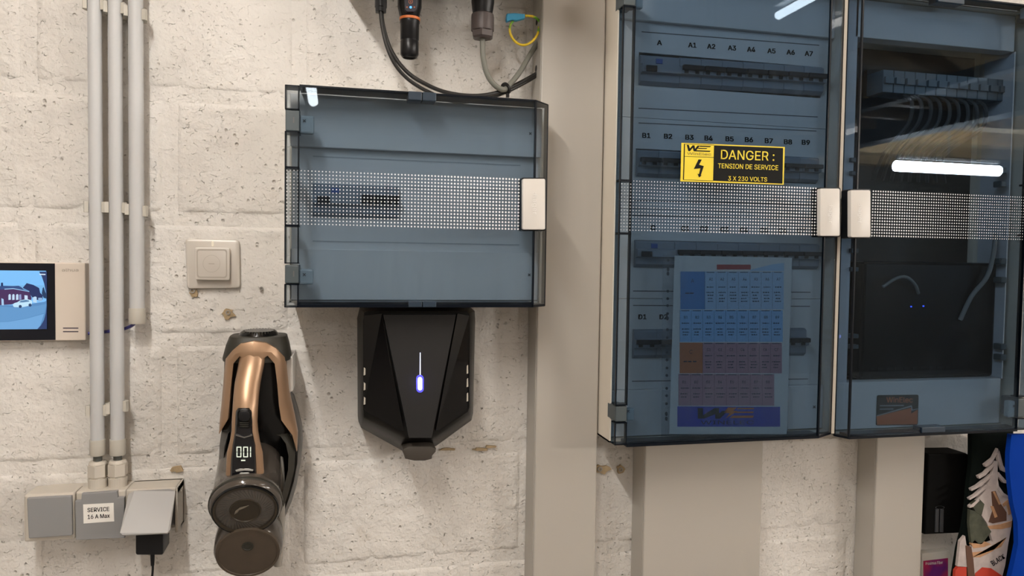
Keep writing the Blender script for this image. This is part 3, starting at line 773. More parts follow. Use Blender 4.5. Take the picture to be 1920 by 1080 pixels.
for yt, yb, xa, xb, dz, sp in rows:
    slots.append((zz(xa, yt, dm), zz(xa, yb, dm), P(xa, yt, dm)[0], P(xb, (yt+yb)/2, dm)[0], dz))
prev = zz(1370, 53, dp)
for i, (zt_, zb_, xa, xb, dz) in enumerate(slots):
    nxt = (zb_+slots[i+1][0])/2 if i < 3 else zz(1370, 727, dp)
    mb = MB(); zt2 = zt_+max(dz, 0); 
    mb.box(iax0, iax1, dm-.006, dm, zt2+.0005, prev-.0004); mb.box(iax0, iax1, dm-.006, dm, nxt+.0004, zb_)
    mb.box(iax0, xa, dm-.006, dm, zb_, zt2+.0005); mb.box(xb, iax1, dm-.006, dm, zb_, zt2+.0005)
    mb.build('row_cover', M_PANEL, A_)
    MB().box(iax0+.003, iax1-.003, .02, .04, zb_-.01, zt_+.01).build('din_rail', MATS['rail'], A_)
    rw = .0725 if 'r' in rows[i][5] else 0; nb = int(rows[i][5][-1]); wb = (xb-xa-rw)/nb
    breaker_row(A_, xa, zb_, 0, dz, ([('r', rw)] if rw else [])+[('b', round(wb, 5))]*nb, zt_-zb_, dm-.004)
    prev = nxt
mb = MB()
for a, b in (((1203, 53.6+6), (1536, 79+6)), ((1197, 202.8), (1533, 219.4)), ((1197, 230.5), (1530.5, 245.8)), ((1190, 376), (1530, 384)), ((1185, 404), (1533, 409.5)),
             ((1187, 545.6), (1519.6, 548)), ((1187, 572.6), (1518.5, 574.4)), ((1185, 714.8), (1515, 710.4))):
    strip_line(mb, a, b, dm, .0008)
mb.build('cover_slot', M_SCREW, A_)
mb = MB(); cross(mb, 1527, 763, dp+.001); mb.build('cover_screw', M_SCREW, A_)
lab = []
for s, x, y_ in (('A', 1236.5, 80), ('A1', 1298, 84.5), ('A2', 1333.5, 87), ('A3', 1372.5, 90), ('A4', 1408.5, 92.5), ('A5', 1446.5, 95.5), ('A6', 1482.5, 98), ('A7', 1516.5, 100.5),
                 ('B1', 1212, 254), ('B2', 1252.7, 255.5), ('B3', 1292.7, 257.5), ('B4', 1328.7, 259), ('B5', 1368, 260.5), ('B6', 1404.3, 262), ('B7', 1441.6, 264), ('B8', 1477.5, 266), ('B9', 1511, 267),
                 ('C', 1224.5, 427), ('C1', 1285, 428.5), ('C2', 1320, 429), ('C3', 1358.5, 430), ('C4', 1395, 431), ('C5', 1432.5, 431.5), ('C6', 1467.5, 432), ('C7', 1502, 432),
                 ('D1', 1204.5, 594), ('D2', 1244, 594)):
    lab.append((s, bx(x, y_, 8.5 if len(s) == 1 else 14.5, 8.8, .045 if y_ < 300 else 0), .055))
text(lab, dm+.0002, M_INK, A_, 'circuit_lettering')
zda = P(1165, 343, DC)[1]; 
z1d = P(1534, 353.5, DC)[1]; z0d = P(1532, 440, DC)[1]
link('dot_print', dots(ax0+.003, P(1533, 395, DC)[0], z0d, z1d, DC+.0005), M_DOT, dA, 'band of fine white dots printed across the door', kind='stuff')
link('dot_print', dots(P(1636, 395, DC)[0], cx_end-.003, P(1636, 442, DC)[1], P(1637, 358.5, DC)[1], DC+.0005, False), M_DOT, dB, 'band of fine white dots printed across the door', kind='stuff')
hA = handle(dA, 1538, 353.5, 1575, 442.5, DC, '', None); hB = handle(dB, 1595.5, 356.5, 1632.5, 445, DC, '', None)
for h_, x in ((hA, 1557), (hB, 1612)):
    text([(':hager', [(x+4.5, 382), (x+4.5, 418), (x-4.5, 418), (x-4.5, 382)], .004)], DC+.0142, M_HTXT, h_)
mb = MB()
for y_ in (388, 410): mb.rect(1580, y_-2, 1590, y_+2, .121, .10)
mb.build('latch_bridge', M_BLACK, dB)

# danger sticker on door A
dq = [(1277.8, 267.8), (1471.7, 275.6), (1469.4, 346.3), (1275.8, 340)]
def dz_(u, v): # pixels of the zoom (origin 1100,240, scale 3.6) -> photo
    return (1100+u/3.6, 240+v/3.6)
st = MB().poly(dq, DC+.0013, DC+.0008).build('danger_sticker', M_YEL, dA, 'yellow and black danger sticker with a lightning arrow')
ds = DC+.0015
mb = MB(); mb.flat([dz_(860, 117), dz_(1326, 135), dz_(1322, 376), dz_(853, 356)], ds)
mb.flat([dz_(657, 108), dz_(664, 108), dz_(657, 348), dz_(650, 348)], ds)
mb.flat([dz_(657, 190), dz_(858, 197), dz_(858, 200), dz_(657, 193)], ds)
mb.flat([dz_(657, 106), dz_(860, 114), dz_(860, 117), dz_(657, 109)], ds); mb.flat([dz_(652, 348), dz_(853, 355), dz_(853, 358), dz_(652, 351)], ds)
mb.flat([dz_(p, q) for p, q in ((755, 212), (777, 213), (757, 252), (786, 256), (769, 318), (778, 317), (759, 334), (749, 310), (758, 315), (766, 268), (733, 268), (722, 276))][:0] or [dz_(755, 212), dz_(777, 213), dz_(752, 262), dz_(722, 279)], ds)
mb.flat([dz_(752, 246), dz_(791, 257), dz_(770, 320), dz_(757, 316), (dz_(768, 272)), dz_(726, 276)], ds+.0001)
mb.flat([dz_(748, 308), dz_(776, 320), dz_(759, 334)], ds+.0002)
# logo: slanted W and swept E
for pts in (((675, 113), (690, 114), (697, 138), (715, 117), (728, 117), (732, 140), (748, 119), (765, 119), (735, 158), (722, 157), (716, 134), (697, 157), (686, 156)),
            ((765, 119), (840, 122), (833, 129), (762, 127)), ((755, 134), (815, 136), (809, 142), (750, 141)), ((742, 150), (838, 154), (830, 161), (735, 158))):
    mb.flat([dz_(*p) for p in pts], ds)
mb.build('black_print', M_STKBLK, st)
M_GREY_T = mat('print_olive', (.30, .24, .04), .5)
text([('WinElec', [dz_(678, 162), dz_(840, 168), dz_(840, 186), dz_(678, 180)], .01)], DC+.0016, M_GREY_T, st)
text([('DANGER :', [dz_(908, 146), dz_(1268, 160), dz_(1266, 222), dz_(906, 210)], .008), ('TENSION DE SERVICE', [dz_(887, 238), dz_(1293, 252), dz_(1292, 285), dz_(886, 271)], .012),
      ('3 X 230 VOLTS', [dz_(956, 325), dz_(1218, 333), dz_(1217, 362), dz_(955, 354)], .014)], DC+.0016, M_YEL, st)

# wiring chart in its clear sleeve, hanging behind door A
DS = .1315
wc = thing('wiring_chart', 'printed blue and pink circuit chart in a clear sleeve behind the left tinted door', 'document', W(1365, 815, DS))
pq = [(1265, 479.3), (1485, 483.3), (1475, 814), (1255, 814)]
MB().poly(pq, DS, DS-.0006).build('paper_sheet', M_PAPER, wc)
def c3_(u, v): return (1240+u/3, 470+v/3)
def cell(mb, u0, v0, u1, v1, k=0, mi=0, sk=0):
    s = lambda v: -.0165*(v-115)*1.0
    mb.flat([c3_(u0, v0), c3_(u1, v0+(u1-u0)*.004), c3_(u1, v1), c3_(u0, v1)], DS+.0003+.0001*k, mi)
blu = mat('print_blue', (.07, .28, .62), .6); lbl = mat('print_light_blue', (.28, .55, .85), .6); orn = mat('print_orange', (.62, .18, .05), .6)
pnk = mat('print_pink', (.52, .27, .32), .6); red = mat('print_red', (.50, .04, .04), .6); nav = mat('print_navy', (.0, .03, .48), .6); wht = mat('print_pale', (.42, .62, .82), .6)
orl = mat('logo_orange', (.75, .22, .02), .6)
mb = MB()
cell(mb, 312, 78, 503, 106, mi=4)
mb.flat([c3_(498, 108), c3_(620, 78), c3_(690, 68), c3_(690, 114), c3_(500, 114)], DS+.0002, 6)
cell(mb, 107, 117, 245, 330, mi=0); cell(mb, 245, 117, 688, 330, mi=6); cell(mb, 104, 333, 683, 513, mi=1)
cell(mb, 103, 517, 233, 690, mi=2); cell(mb, 233, 517, 678, 690, mi=3); cell(mb, 97, 693, 635, 872, mi=3); cell(mb, 90, 876, 668, 990, mi=5)
mb.build('table_print', [blu, lbl, orn, pnk, red, nav, wht], wc)
mb = MB()
def grid(u0, u1, n, v0, v1, tv):
    wd = (u1-u0)/n
    for i in range(n):
        u = u0+wd*i; mb.flat([c3_(u-.6, v0), c3_(u+.6, v0), c3_(u+.6, v1), c3_(u-.6, v1)], DS+.0004)
        mb.flat([c3_(u+8, v0+3), c3_(u+wd-10, v0+3), c3_(u+wd-10, v0+7), c3_(u+8, v0+7)], DS+.00045)
        for k, v in enumerate(tv):
            a = random.uniform(.12, .25); b = random.uniform(.72, .9)
            if k > 1: a, b = random.uniform(.2, .3), random.uniform(.65, .85)
            x = u+wd*a
            while x < u+wd*b:
                l = random.uniform(4, 12); mb.flat([c3_(x, v), c3_(min(x+l, u+wd*b), v), c3_(min(x+l, u+wd*b), v+6), c3_(x, v+6)], DS+.00045); x += l+3
grid(245, 688, 7, 117, 330, (202, 232, 248, 266, 282)); grid(104, 683, 9, 333, 513, (405, 438, 455, 470)); grid(233, 678, 7, 517, 690, (588, 622, 638, 654)); grid(97, 635, 8, 693, 872, (770, 802, 820))
for x in (135, 160): mb.flat([c3_(x, 236), c3_(x+22, 236), c3_(x+22, 243), c3_(x, 243)], DS+.00045)
for x in (125, 150, 178): mb.flat([c3_(x, 620), c3_(x+20, 620), c3_(x+20, 627), c3_(x, 627)], DS+.00045)
mb.build('fine_print', mat('faded_ink', (.02, .03, .06), .7), wc)
it = [('A', [c3_(168, 158), c3_(184, 158), c3_(184, 180), c3_(168, 180)], .0), ('C', [c3_(158, 558), c3_(176, 558), c3_(176, 580), c3_(158, 580)], .0)]
for i in range(7):
    u = 245+63.3*i+24
    it.append(('A%d' % (i+1), [c3_(u, 153), c3_(u+20, 153), c3_(u+20, 168), c3_(u, 168)], .02)); it.append(('C%d' % (i+1), [c3_(u-12, 549), c3_(u+8, 549), c3_(u+8, 564), c3_(u-12, 564)], .02))
for i in range(9):
    u = 104+64.3*i+24; it.append(('B%d' % (i+1), [c3_(u, 367), c3_(u+20, 367), c3_(u+20, 382), c3_(u, 382)], .02))
for i in range(8):
    u = 97+67.2*i+22; it.append(('D%d' % (i+1), [c3_(u, 731), c3_(u+20, 731), c3_(u+20, 746), c3_(u, 746)], .02))
text(it, DS+.0003, MATS['faded_ink'], wc)
mb = MB()
for pts, mi in ((((205, 885), (235, 885), (235, 925), (300, 885), (325, 885), (325, 915), (345, 900), (370, 905), (330, 945), (303, 945), (303, 920), (240, 945), (205, 945)), 0),
                (((375, 882), (425, 882), (405, 900), (430, 902), (362, 944), (385, 915), (350, 912)), 1),
                (((430, 884), (523, 884), (518, 892), (425, 892)), 1), (((418, 905), (520, 905), (515, 913), (410, 913)), 1), (((400, 928), (520, 928), (515, 940), (385, 942)), 1)):
    mb.flat([c3_(*p) for p in pts], DS+.0005, mi)
mb.build('logo_print', [M_INK, orl], wc)
text([('WINELEC', [c3_(222, 955), c3_(520, 955), c3_(520, 977), c3_(222, 977)], .0)], DS+.0003, M_INK, wc)
M_SLEEVE = glass_mat('clear_sleeve', (.90, .915, .93), .03, rough=.08)
MB().poly([(1243, 478), (1487, 482), (1477, 818), (1240, 818)], DS+.0022, DS+.0016).build('sleeve', M_SLEEVE, wc, 'clear punched plastic sleeve')
mb = MB()
for k, y_ in enumerate((488, 505, 513, 546, 560, 573, 588, 597, 618, 633, 647, 661, 675, 690, 704, 728, 742, 757, 776, 785)):
    tall_ = k in (1, 2, 7, 18, 19); ry = 4 if tall_ else 2.7
    mb.flat([(1251.5+(y_-600)*-.012+2.6*math.cos(t*PI/6), y_+ry*math.sin(t*PI/6)) for t in range(12)], DS+.0024)
mb.build('punch_hole', mat('hole_dark', (.02, .025, .035), .6), wc)

# inside of cabinet B
ibx0 = cxc+.01; ibx1 = cx_end-.02
zo1 = zz(1780, 85.5, .098); zo0 = zz(1750, 713, .098)
MB().box(ibx0+.02, ibx1, .07, .098, zo1, cz1-.006, .001).build('upper_cover', M_PANEL, B_)
MB().box(ibx0+.0, ibx1, .07, .098, cz0+.006, zo0, .001).build('lower_cover', M_PANEL, B_)
xfr = P(1608, 400, .098)[0]; xfi = P(1611, 400, .08)[0]
mb = MB(); mb.box(ibx0-.004, xfr-.012, .04, .098, zo0, cz1-.006); mb.box(P(1886, 500, .098)[0], ibx1+.004, .03, .098, zo0, zo1)
mb.build('inner_frame', mat('frame_grey', (.55, .55, .57), .5), B_)
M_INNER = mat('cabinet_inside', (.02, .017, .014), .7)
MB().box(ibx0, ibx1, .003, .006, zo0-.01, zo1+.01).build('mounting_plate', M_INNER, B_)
mb = MB()
for y_ in (505, 470, 325, 630, 650, 300):
    x, z = P(1597, y_, .1); mb.box(x-.004, x+.012, .09, .104, z-.004, z+.004, .001)
    x, z = P(1880, y_+20, .1); mb.box(x-.008, x+.006, .085, .104, z-.006, z+.006, .002)
mb.build('cover_lug', M_CLIPG, B_)
# terminal rail with its blocks and the grey cable bundle
rx0, rx1 = P(1652, 160, .07)[0], P(1905, 160, .07)[0]; rz = zz(1760, 160, .07)
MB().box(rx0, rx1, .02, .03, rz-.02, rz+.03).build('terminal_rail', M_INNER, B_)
M_TERM = mat('terminal_grey', (.13, .16, .18), .5)
n = 13; wtm = (rx1-rx0)/n
me = bpy.data.meshes.new('terminal_block'); mbt = MB(); mbt.box(0, wtm-.0012, 0, .045, -.022, .020, .001); mbt.box(.002, wtm-.004, .045, .050, -.006, .006); mbt.bm.to_mesh(me); mbt.bm.free(); me.materials.append(M_TERM)
for i in range(n):
    o = bpy.data.objects.new('terminal_block', me); COL.objects.link(o); o.parent = B_; o.location = Vector((rx0+i*wtm, -.03, rz))-ORG[B_.name]
M_WIREG = mat('grey_wire', (.05, .046, .042), .5)
for i in range(9):
    x = rx0+.05+i*.021; z = rz-.02
    MB().tube([(x, -.065, z), (x+.006, -.085, z-.02), (x+.004, -.08, z-.06), (x-.02-.004*i, -.05, z-.11), (x-.02, -.02, z-.16)], .0035, 8, 4).build('wire', M_WIREG, B_, smooth=True)
# black equipment inside
zt_, zb_ = zz(1740, 462, .08), zo0+.001
ex0, ex1 = P(1618, 600, .08)[0], P(1868, 600, .08)[0]
eq = thing('network_unit', 'black electronic unit with two tiny blue lights inside the right tall cabinet', 'electronics', (ex0, -.04, zb_))
mb = MB(); mb.box(ex0, ex1, .008, .078, zb_, zt_-.03, .006); mb.build('unit_case', mat('gloss_black', (.002, .002, .003), .3, spec=.15), eq)
mb = MB()
for k in range(10): mb.box(ex0+.02+k*.019, ex0+.03+k*.019, .076, .0788, zb_+.018, zb_+.022)
mb.build('vent_slot', M_BLACK_M, eq)
mb = MB()
for px, py in ((1709, 575), (1732, 574)): mb.rect(px-1, py-1.2, px+1, py+1.2, .0795, .077)
mb.build('indicator_light', em('blue_led', (60, 90, 255), 3), eq)
MB().tube([W(1867, 440, .085), W(1862, 480, .09), W(1850, 520, .09), W(1822, 555, .085), W(1800, 600, .08)], .0042).build('grey_cable', mat('inner_cable', (.22, .22, .21), .5), B_, 'grey cable curving through the cabinet', smooth=True)
MB().tube([W(1655, 538, .09), W(1680, 522, .094), W(1700, 520, .095), W(1716, 534, .09), W(1722, 550, .08)], .003).build('grey_cable', MATS['inner_cable'], B_, smooth=True)
# sticker on the lower cover
kq = [(1644.5, 741), (1722.5, 740), (1721, 797), (1642.4, 798)]
def k3(u, v): return (1560+u/3.375, 540+v/3.375)
sk = MB().poly(rquad(kq, 4), .0988, .0982).build('orange_sticker', M_STKBLK, B_, 'black and orange company sticker')
mb = MB(); mb.flat([k3(282, 812), k3(505, 757), k3(500, 795), k3(543, 768), k3(540, 862), k3(285, 866)], .099, 0)
mb.flat([k3(285, 806), k3(505, 742), k3(510, 770), k3(545, 762), k3(545, 767), k3(503, 776), k3(500, 752), k3(283, 812)], .0991, 1)
for v in (742, 764): mb.flat([k3(302, v), k3(455-(v-742)*3, v-2), k3(455-(v-742)*3, v+4), k3(302, v+6)], .0991, 1)
mb.build('sticker_print', [mat('sticker_orange', (.55, .13, .03), .5), mat('sticker_grey', (.35, .35, .36), .5)], sk)
text([('WinElec', [k3(345, 690), k3(510, 690), k3(510, 725), k3(345, 725)], .02)], .0987, MATS['sticker_orange'], sk)
zl_ = zz(1810, 806, DC)
mb = MB(); xa, xb = P(1728, 806, DC)[0], P(1772, 806, DC)[0]; mb.box(xa, xb, .118, DC+.001, zl_-.002, zl_+.008, .001)
xa, xb = P(1758, 2, DC)[0], P(1808, 2, DC)[0]; mb.box(xa, xb, .118, DC+.001, cz1-.012, cz1+.001, .001)
mb.build('latch', MATS['latch_dark'], dB)

# ------------------------------------------------------------------ car charger
ch = thing('car_charger', 'black wedge shaped wall charger with a glowing blue light below the small enclosure', 'charger', (P(786, 864, .03)[0], 0, P(786, 864, .03)[1]))
back = [(676, 580), (683, 576), (882, 576), (890, 583), (891, 600), (887, 774), (884, 788), (818, 836), (756, 846), (677, 802), (672, 790), (671, 600)]
front = [(683, 586), (690, 583), (874, 583), (880, 588), (881, 602), (880, 764), (877, 772), (816, 815), (764, 815), (684, 776), (681, 768), (681, 602)]
mb = MB(); dch = (.0, .045, .095)
r0 = [Vector((P(*p, .045)[0], -.002, P(*p, .045)[1])) for p in back]; r1 = [W(*p, .045) for p in back]
r2 = [W(*((Vector(a)*.3+Vector(b)*.7)), .088) for a, b in zip(back, front)]; r3 = [W(*p, .095) for p in front]
mb.loft([r0, r1, r2, r3]); mb.build('housing', mat('charger_body', (.005, .005, .0045), .4, spec=.3), ch, smooth=True)
# centre wedge
tl, tr, br, bl = (718.5, 590), (855, 590), (809.5, 821), (767, 821)
v = [W(*tl, .108), W(*tr, .108), W(*br, .112), W(*bl, .112)]; vb = [Vector((p.x, -.09, p.z)) for p in v]
cp = MB().solid([tuple(p) for p in v+vb], [(0, 1, 2, 3), (4, 5, 6, 7), (0, 1, 5, 4), (1, 2, 6, 5), (2, 3, 7, 6), (3, 0, 4, 7)]).build('centre_panel', mat('charger_centre', (.016, .0155, .0155), .6, spec=.25, bump=.3, bscale=1500), ch, 'dark grey textured centre panel')
M_GBLK = mat('charger_gloss', (.002, .002, .0025), .06, spec=.4)
v = [W(682, 592, .0975), W(716, 588, .1075), W(757, 808, .108), W(750, 808, .106), W(687, 772, .0975), W(682, 764, .0975)]
def slab(v, back, name, m, par, lab=None):
    n = len(v); vb = [Vector((p.x, -back, p.z)) for p in v]
    return MB().solid([tuple(p) for p in list(v)+vb], [tuple(range(n)), tuple(range(n, 2*n))]+[(i, (i+1) % n, n+(i+1) % n, n+i) for i in range(n)]).build(name, m, par, lab)
slab(v, .09, 'gloss_panel', M_GBLK, ch, 'glossy black side panel')
v = [W(858, 588, .1075), W(880, 592, .0975), W(879.5, 762, .0975), W(876, 769, .0975), W(823, 806, .106), W(817, 808, .108)]
slab(v, .09, 'gloss_panel', M_GBLK, ch)
MB().poly([(756, 842), (766, 837), (808, 837), (818, 842), (817, 848), (811, 855), (810, 861), (797, 864.5), (777, 864.5), (760, 861), (759, 855), (755, 848)], .098, .012, .003).build('nose_cap', mat('charger_nose', (.05, .043, .036), .5, spec=.3), ch, 'dark grey rounded nose cap', smooth=True)
mb = MB()
for x, ys in ((683.5, (696, 724, 751)), (876.5, (693, 718, 745))):
    s = 1 if x < 780 else -1
    for y_ in ys: mb.poly([(x-1.2, y_-7), (x+1.8*s, y_-5) if s > 0 else (x+1.2, y_-9), (x+1.6, y_+7), (x-1.6, y_+8)], .0985, .094)
mb.build('side_mark', mat('mark_pale', (.40, .37, .31), .5), ch)  # small pale marks near the outer edges of the side panels
mb = MB(); mb.poly(rounded(783.4, 707, 791.6, 732, 4), .1125, .108); mb.flat([(787.2, 661), (788.6, 661), (788.8, 707), (786.8, 707)], .1105)
led = mb.build('status_light', mat('led_white', (0, 0, 0), .3, emit=(.62, .66, 1.0), es=2.2), ch, 'glowing blue white status light')
mb = MB(); mb.poly(rounded(780.5, 703, 794.5, 736, 6.8), .1118, .108)
mb.build('led_halo', mat('halo_blue', (.02, .02, .05), .3, emit=(.10, .09, .95), es=1.3), ch)  # blue glow around the status light, put in as an emissive shape
lp = bpy.data.lights.new('led_glow', 'POINT'); lp.energy = .006; lp.color = (.35, .35, 1); lp.shadow_soft_size = .004
lo = bpy.data.objects.new('led_glow', lp); lo.location = W(787.5, 720, .122); COL.objects.link(lo)

# ------------------------------------------------------------------ connectors and cables at the top
zi = P(960, -10, 0)[1]
iv = thing('inverter', 'white inverter housing just above the picture from which the black connectors hang', 'inverter', (-.02, 0, zi))
MB().box(-.01, .325, 0.003, .23, zi, zi+.35, .008).build('housing', mat('inverter_white', (.55, .55, .53), .4), iv)
dK = .075
k1 = thing('cable_connector', 'small black cable connector at the top left of the three hanging plugs', 'connector', W(715, 23, dK))
def vlathe(par, name, cx, segs, m, seg=20, d=dK, label=None, smooth=True, rot=0):
    "segs: (py, half width px)"
    x, z0 = P(cx, segs[0][0], d); sc_ = (P(cx+1, 50, d)[0]-P(cx, 50, d)[0])
    pr = [(z0-P(cx, y_, d)[1], h*sc_) for y_, h in segs]
    return MB().lathe((x, -d, z0), (0, 0, -1), pr, seg, rot=rot).build(name, m, par, label, smooth=smooth)
vlathe(k1, 'plug_body', 714.5, [(-60, 11.5), (14, 11.5), (15, 10.5), (23, 10), (24, 8), (24, 3)], M_BLACK)
mb = MB()
for s in (-1, 1): mb.rect(714.5+s*7-2.5, -30, 714.5+s*7+2.5, 22, dK+.009, dK)
mb.build('locking_tab', M_BLACK, k1)
k2 = thing('antenna_plug', 'large black round plug with an orange ring and a blue light', 'connector', W(768, 109, dK))
vlathe(k2, 'plug_body', 768.7, [(-60, 22.5), (14, 22.5), (20, 21), (29, 19), (33, 17)], M_BLACK)
vlathe(k2, 'orange_ring', 768.4, [(33.5, 18), (34, 19.3), (38.5, 19.3), (39, 18)], mat('ring_orange', (.75, .20, .05), .45), label='orange sealing ring')
vlathe(k2, 'ribbed_sleeve', 768.3, [(39, 18.4), (43, 18.8), (46, 17.8), (75, 17.4), (76, 16.6), (77.5, 16.6), (78.5, 17.3), (103, 17.2), (108, 14), (109, 12), (106, 11)], M_BLACK)
face = MB().poly([(757, -20), (783, -20), (781, 18), (776, 22), (763, 22), (759, 18)], dK+.0215, dK+.008, .001).build('light_panel', mat('plug_face', (.03, .03, .045), .4), k2)
def disc(mb, px, py, r, d, n=14): mb.flat([(px+r*math.cos(2*PI*t/n), py+r*math.sin(2*PI*t/n)) for t in range(n)], d)
mb = MB(); disc(mb, 770, 13.6, 2.4, dK+.0219); mb.build('blue_light', mat('led_cyan', (0, 0, 0), .3, emit=(.10, .42, 1.0), es=1.6), k2, 'lit blue indicator')
mb = MB(); disc(mb, 763, 13.4, 1.7, dK+.0219); disc(mb, 777, 13.4, 1.7, dK+.0219)
for r in range(16):
    a0, a1 = 2*PI*r/16, 2*PI*(r+1)/16
    mb.flat([(770+q*math.cos(a), 3+q*math.sin(a)) for q, a in ((4.2, a0), (4.2, a1), (3.1, a1), (3.1, a0))], dK+.0219)
mb.flat([(769.3, 0.8), (770.7, .8), (770.7, 5.2), (769.3, 5.2)], dK+.022)
mb.build('orange_print', mat('print_orange_dull', (.45, .15, .08), .5), k2)
k3c = thing('cable_connector', 'black and brown grey plug with a gland nut holding the grey cable', 'connector', W(905, 72, dK))
vlathe(k3c, 'plug_body', 906, [(-60, 21), (6, 21), (18, 19.5), (27, 18)], M_BLACK)
M_NUT = mat('brown_grey_nut', (.075, .058, .055), .5)
vlathe(k3c, 'gland_collar', 905, [(26, 18), (28, 20.5), (32, 21), (58, 21), (59, 20)], M_NUT, label='brown grey gland collar')
vlathe(k3c, 'gland_nut', 905, [(58, 21), (60, 21.5), (70, 20.5), (73, 17), (73, 6), (68, 6)], M_NUT, 6, smooth=False, rot=.5)
o = MB().tube([W(904.5, 62, dK), W(904.8, 85, dK), W(906, 107, dK), W(913, 138, dK-.002), W(928, 160, .07), W(945, 168, .066), W(956, 158, .062), W(974, 136, .05), W(990, 109, .038), W(1003, 88, .030), W(1010, 78, .028)], .0045, 14).build('cable', mat('grey_cable_sheath', (.17, .17, .145), .5), smooth=True)
tag(o, 'grey cable looping from the brown grey plug into the trunking', 'cable')
M_BKC = mat('black_cable', (.02, .019, .018), .4)
o = MB().tube([W(715, 18, dK), W(717.5, 44, dK), W(728, 82, dK), W(745, 114, dK), W(768, 139, dK), W(795, 156, dK), W(826, 170, .072), W(859, 177.5, .07), W(892, 179.5, .068), W(922, 176, .064), W(951, 166.5, .055), W(981, 152, .04), W(1004, 139, .029), W(1012, 133, .028)], .0034, 10).build('cable', M_BKC, smooth=True)
tag(o, 'black cable sweeping in a long curve from the small connector into the trunking', 'cable')
o = MB().tube([W(713.5, 18, dK+.004), W(716, 46, dK+.004), W(725, 86, dK+.004), W(739, 118, dK+.003), W(757, 141, dK), W(778, 158, dK-.003), W(806, 173.5, .066), W(850, 190, .06), W(900, 188, .055), W(945, 174, .048), W(985, 154.5, .036), W(1005, 142.5, .028), W(1011, 138, .028)], .0031, 10).build('cable', M_BKC, smooth=True)
tag(o, 'black cable dropping behind the top of the small enclosure', 'cable')
o = MB().lathe(W(951, 166, .062)+Vector((-.002, 0, 0)), W(959, 160, .06)-W(945, 168, .066), [(-.0018, .0092), (-.0018, .0104), (.0018, .0104), (.0018, .0092)], 18)
o.rect(950, 175, 955, 182, .066, .060); o = o.build('zip_tie', M_BLACK, smooth=False)
tag(o, 'small black cable tie binding the grey and black cables', 'cable tie')
gw = thing('earth_wire', 'looped yellow and green earth wire with blue tape on its end', 'wire', W(968, 38, .05))
pts = [(1008, 42, .03), (1011, 50, .04), (1007, 66, .05), (994, 80.5, .055), (979, 84.5, .056), (965, 77, .056), (956.5, 62, .056), (957, 47, .055), (964, 37, .053)]
lp1 = [(984, 29.5, .055), (999, 31, .052), (1009, 37, .044), (1013.5, 47, .036), (1011, 56, .03)]
mb = MB(); mb.tube([W(*p) for p in lp1], .0021, 8); mb.tube([W(*p) for p in pts[1:]], .0021, 8)
yg = bpy.data.materials.new('yellow_green'); yg.use_nodes = True; nt = yg.node_tree
tc = nt.nodes.new('ShaderNodeTexCoord'); wv = nt.nodes.new('ShaderNodeTexNoise'); wv.inputs['Scale'].default_value = 38; cr = nt.nodes.new('ShaderNodeValToRGB')
cr.color_ramp.elements[0].position = .56; cr.color_ramp.elements[0].color = (.72, .50, .02, 1); cr.color_ramp.elements[1].position = .60; cr.color_ramp.elements[1].color = (.14, .38, .03, 1)
nt.links.new(tc.outputs['Object'], wv.inputs['Vector']); nt.links.new(wv.outputs[0], cr.inputs[0]); nt.links.new(cr.outputs[0], nt.nodes['Principled BSDF'].inputs['Base Color'])
mb.build('wire_loop', yg, gw, smooth=True)
MB().poly([(951, 25), (966, 24), (984.5, 26), (984.5, 34), (970, 38), (960, 37), (951, 40), (949.5, 34)], .061, .052, .0015).build('blue_tape', mat('tape_blue', (.04, .32, .55), .5, bump=.5, bscale=150), gw, 'blue insulating tape')

# ------------------------------------------------------------------ cordless vacuum
vc = thing('cordless_vacuum', 'bronze and black cordless stick vacuum hanging head down on the wall', 'vacuum cleaner', (P(475, 1080, .02)[0], 0, P(475, 1080, .02)[1]))
M_GOLD = mat('bronze_paint', (.37, .235, .145), .34, .5, noise_amt=.06, nscale=25)
M_COLLAR = mat('collar_dark', (.028, .026, .020), .5, spec=.3)
M_VBLK = mat('vac_black', (.004, .004, .004), .25, spec=.3)
M_SMOKE = mat('bin_smoke', (.065, .056, .048), .14, noise_amt=.25, nscale=30)
M_PALE = mat('bracket_pale', (.45, .43, .40), .4)
def sect(yp, xl, xr, dfr, dbk, n=28, e=2.6, dsil=.08):
    "one horizontal cross section: superellipse between pixel columns xl..xr and depths dbk..dfr"
    a, z = P(xl, yp, dsil); b, _ = P(xr, yp, dsil); cx, rx = (a+b)/2, (b-a)/2; cy, ry = (dfr+dbk)/2, (dfr-dbk)/2; out = []
    for k in range(n):
        t = 2*PI*k/n; c, s = math.cos(t), math.sin(t)
        out.append(Vector((cx+rx*math.copysign(abs(c)**(2/e), c), -(cy-ry*math.copysign(abs(s)**(2/e), s)), z)))
    return out
MB().poly([(530, 669), (549, 668), (549.5, 733), (541, 738), (530, 738)], .09, .0, .002).build('wall_bracket', M_PALE, vc, 'pale grey wall bracket')
MB().loft([sect(628.5, 433, 536, .112, .038, e=3.5), sect(629.5, 431.5, 537.5, .115, .035, e=3.5), sect(645, 425, 542, .122, .03, e=3.2), sect(668, 419, 546.5, .128, .028, e=3), sect(674, 419, 546, .128, .028)]).build('collar', M_COLLAR, vc, 'matt dark top collar', smooth=True)
tv = MB(); tv.loft([sect(620, 455, 516, .105, .045, e=2), sect(624, 449, 520, .108, .042, e=2), sect(630, 446, 524, .110, .04, e=2)])
tv.build('air_vent', M_VBLK, vc, smooth=True)
mb = MB(); c0 = sect(621, 457, 514, .107, .043, 30, 2)
for p in c0: mb.box(p.x-.0008, p.x+.0008, -p.y-.0015, -p.y+.002, p.z-.012, p.z+.001)
mb.build('vent_fin', M_COLLAR, vc)
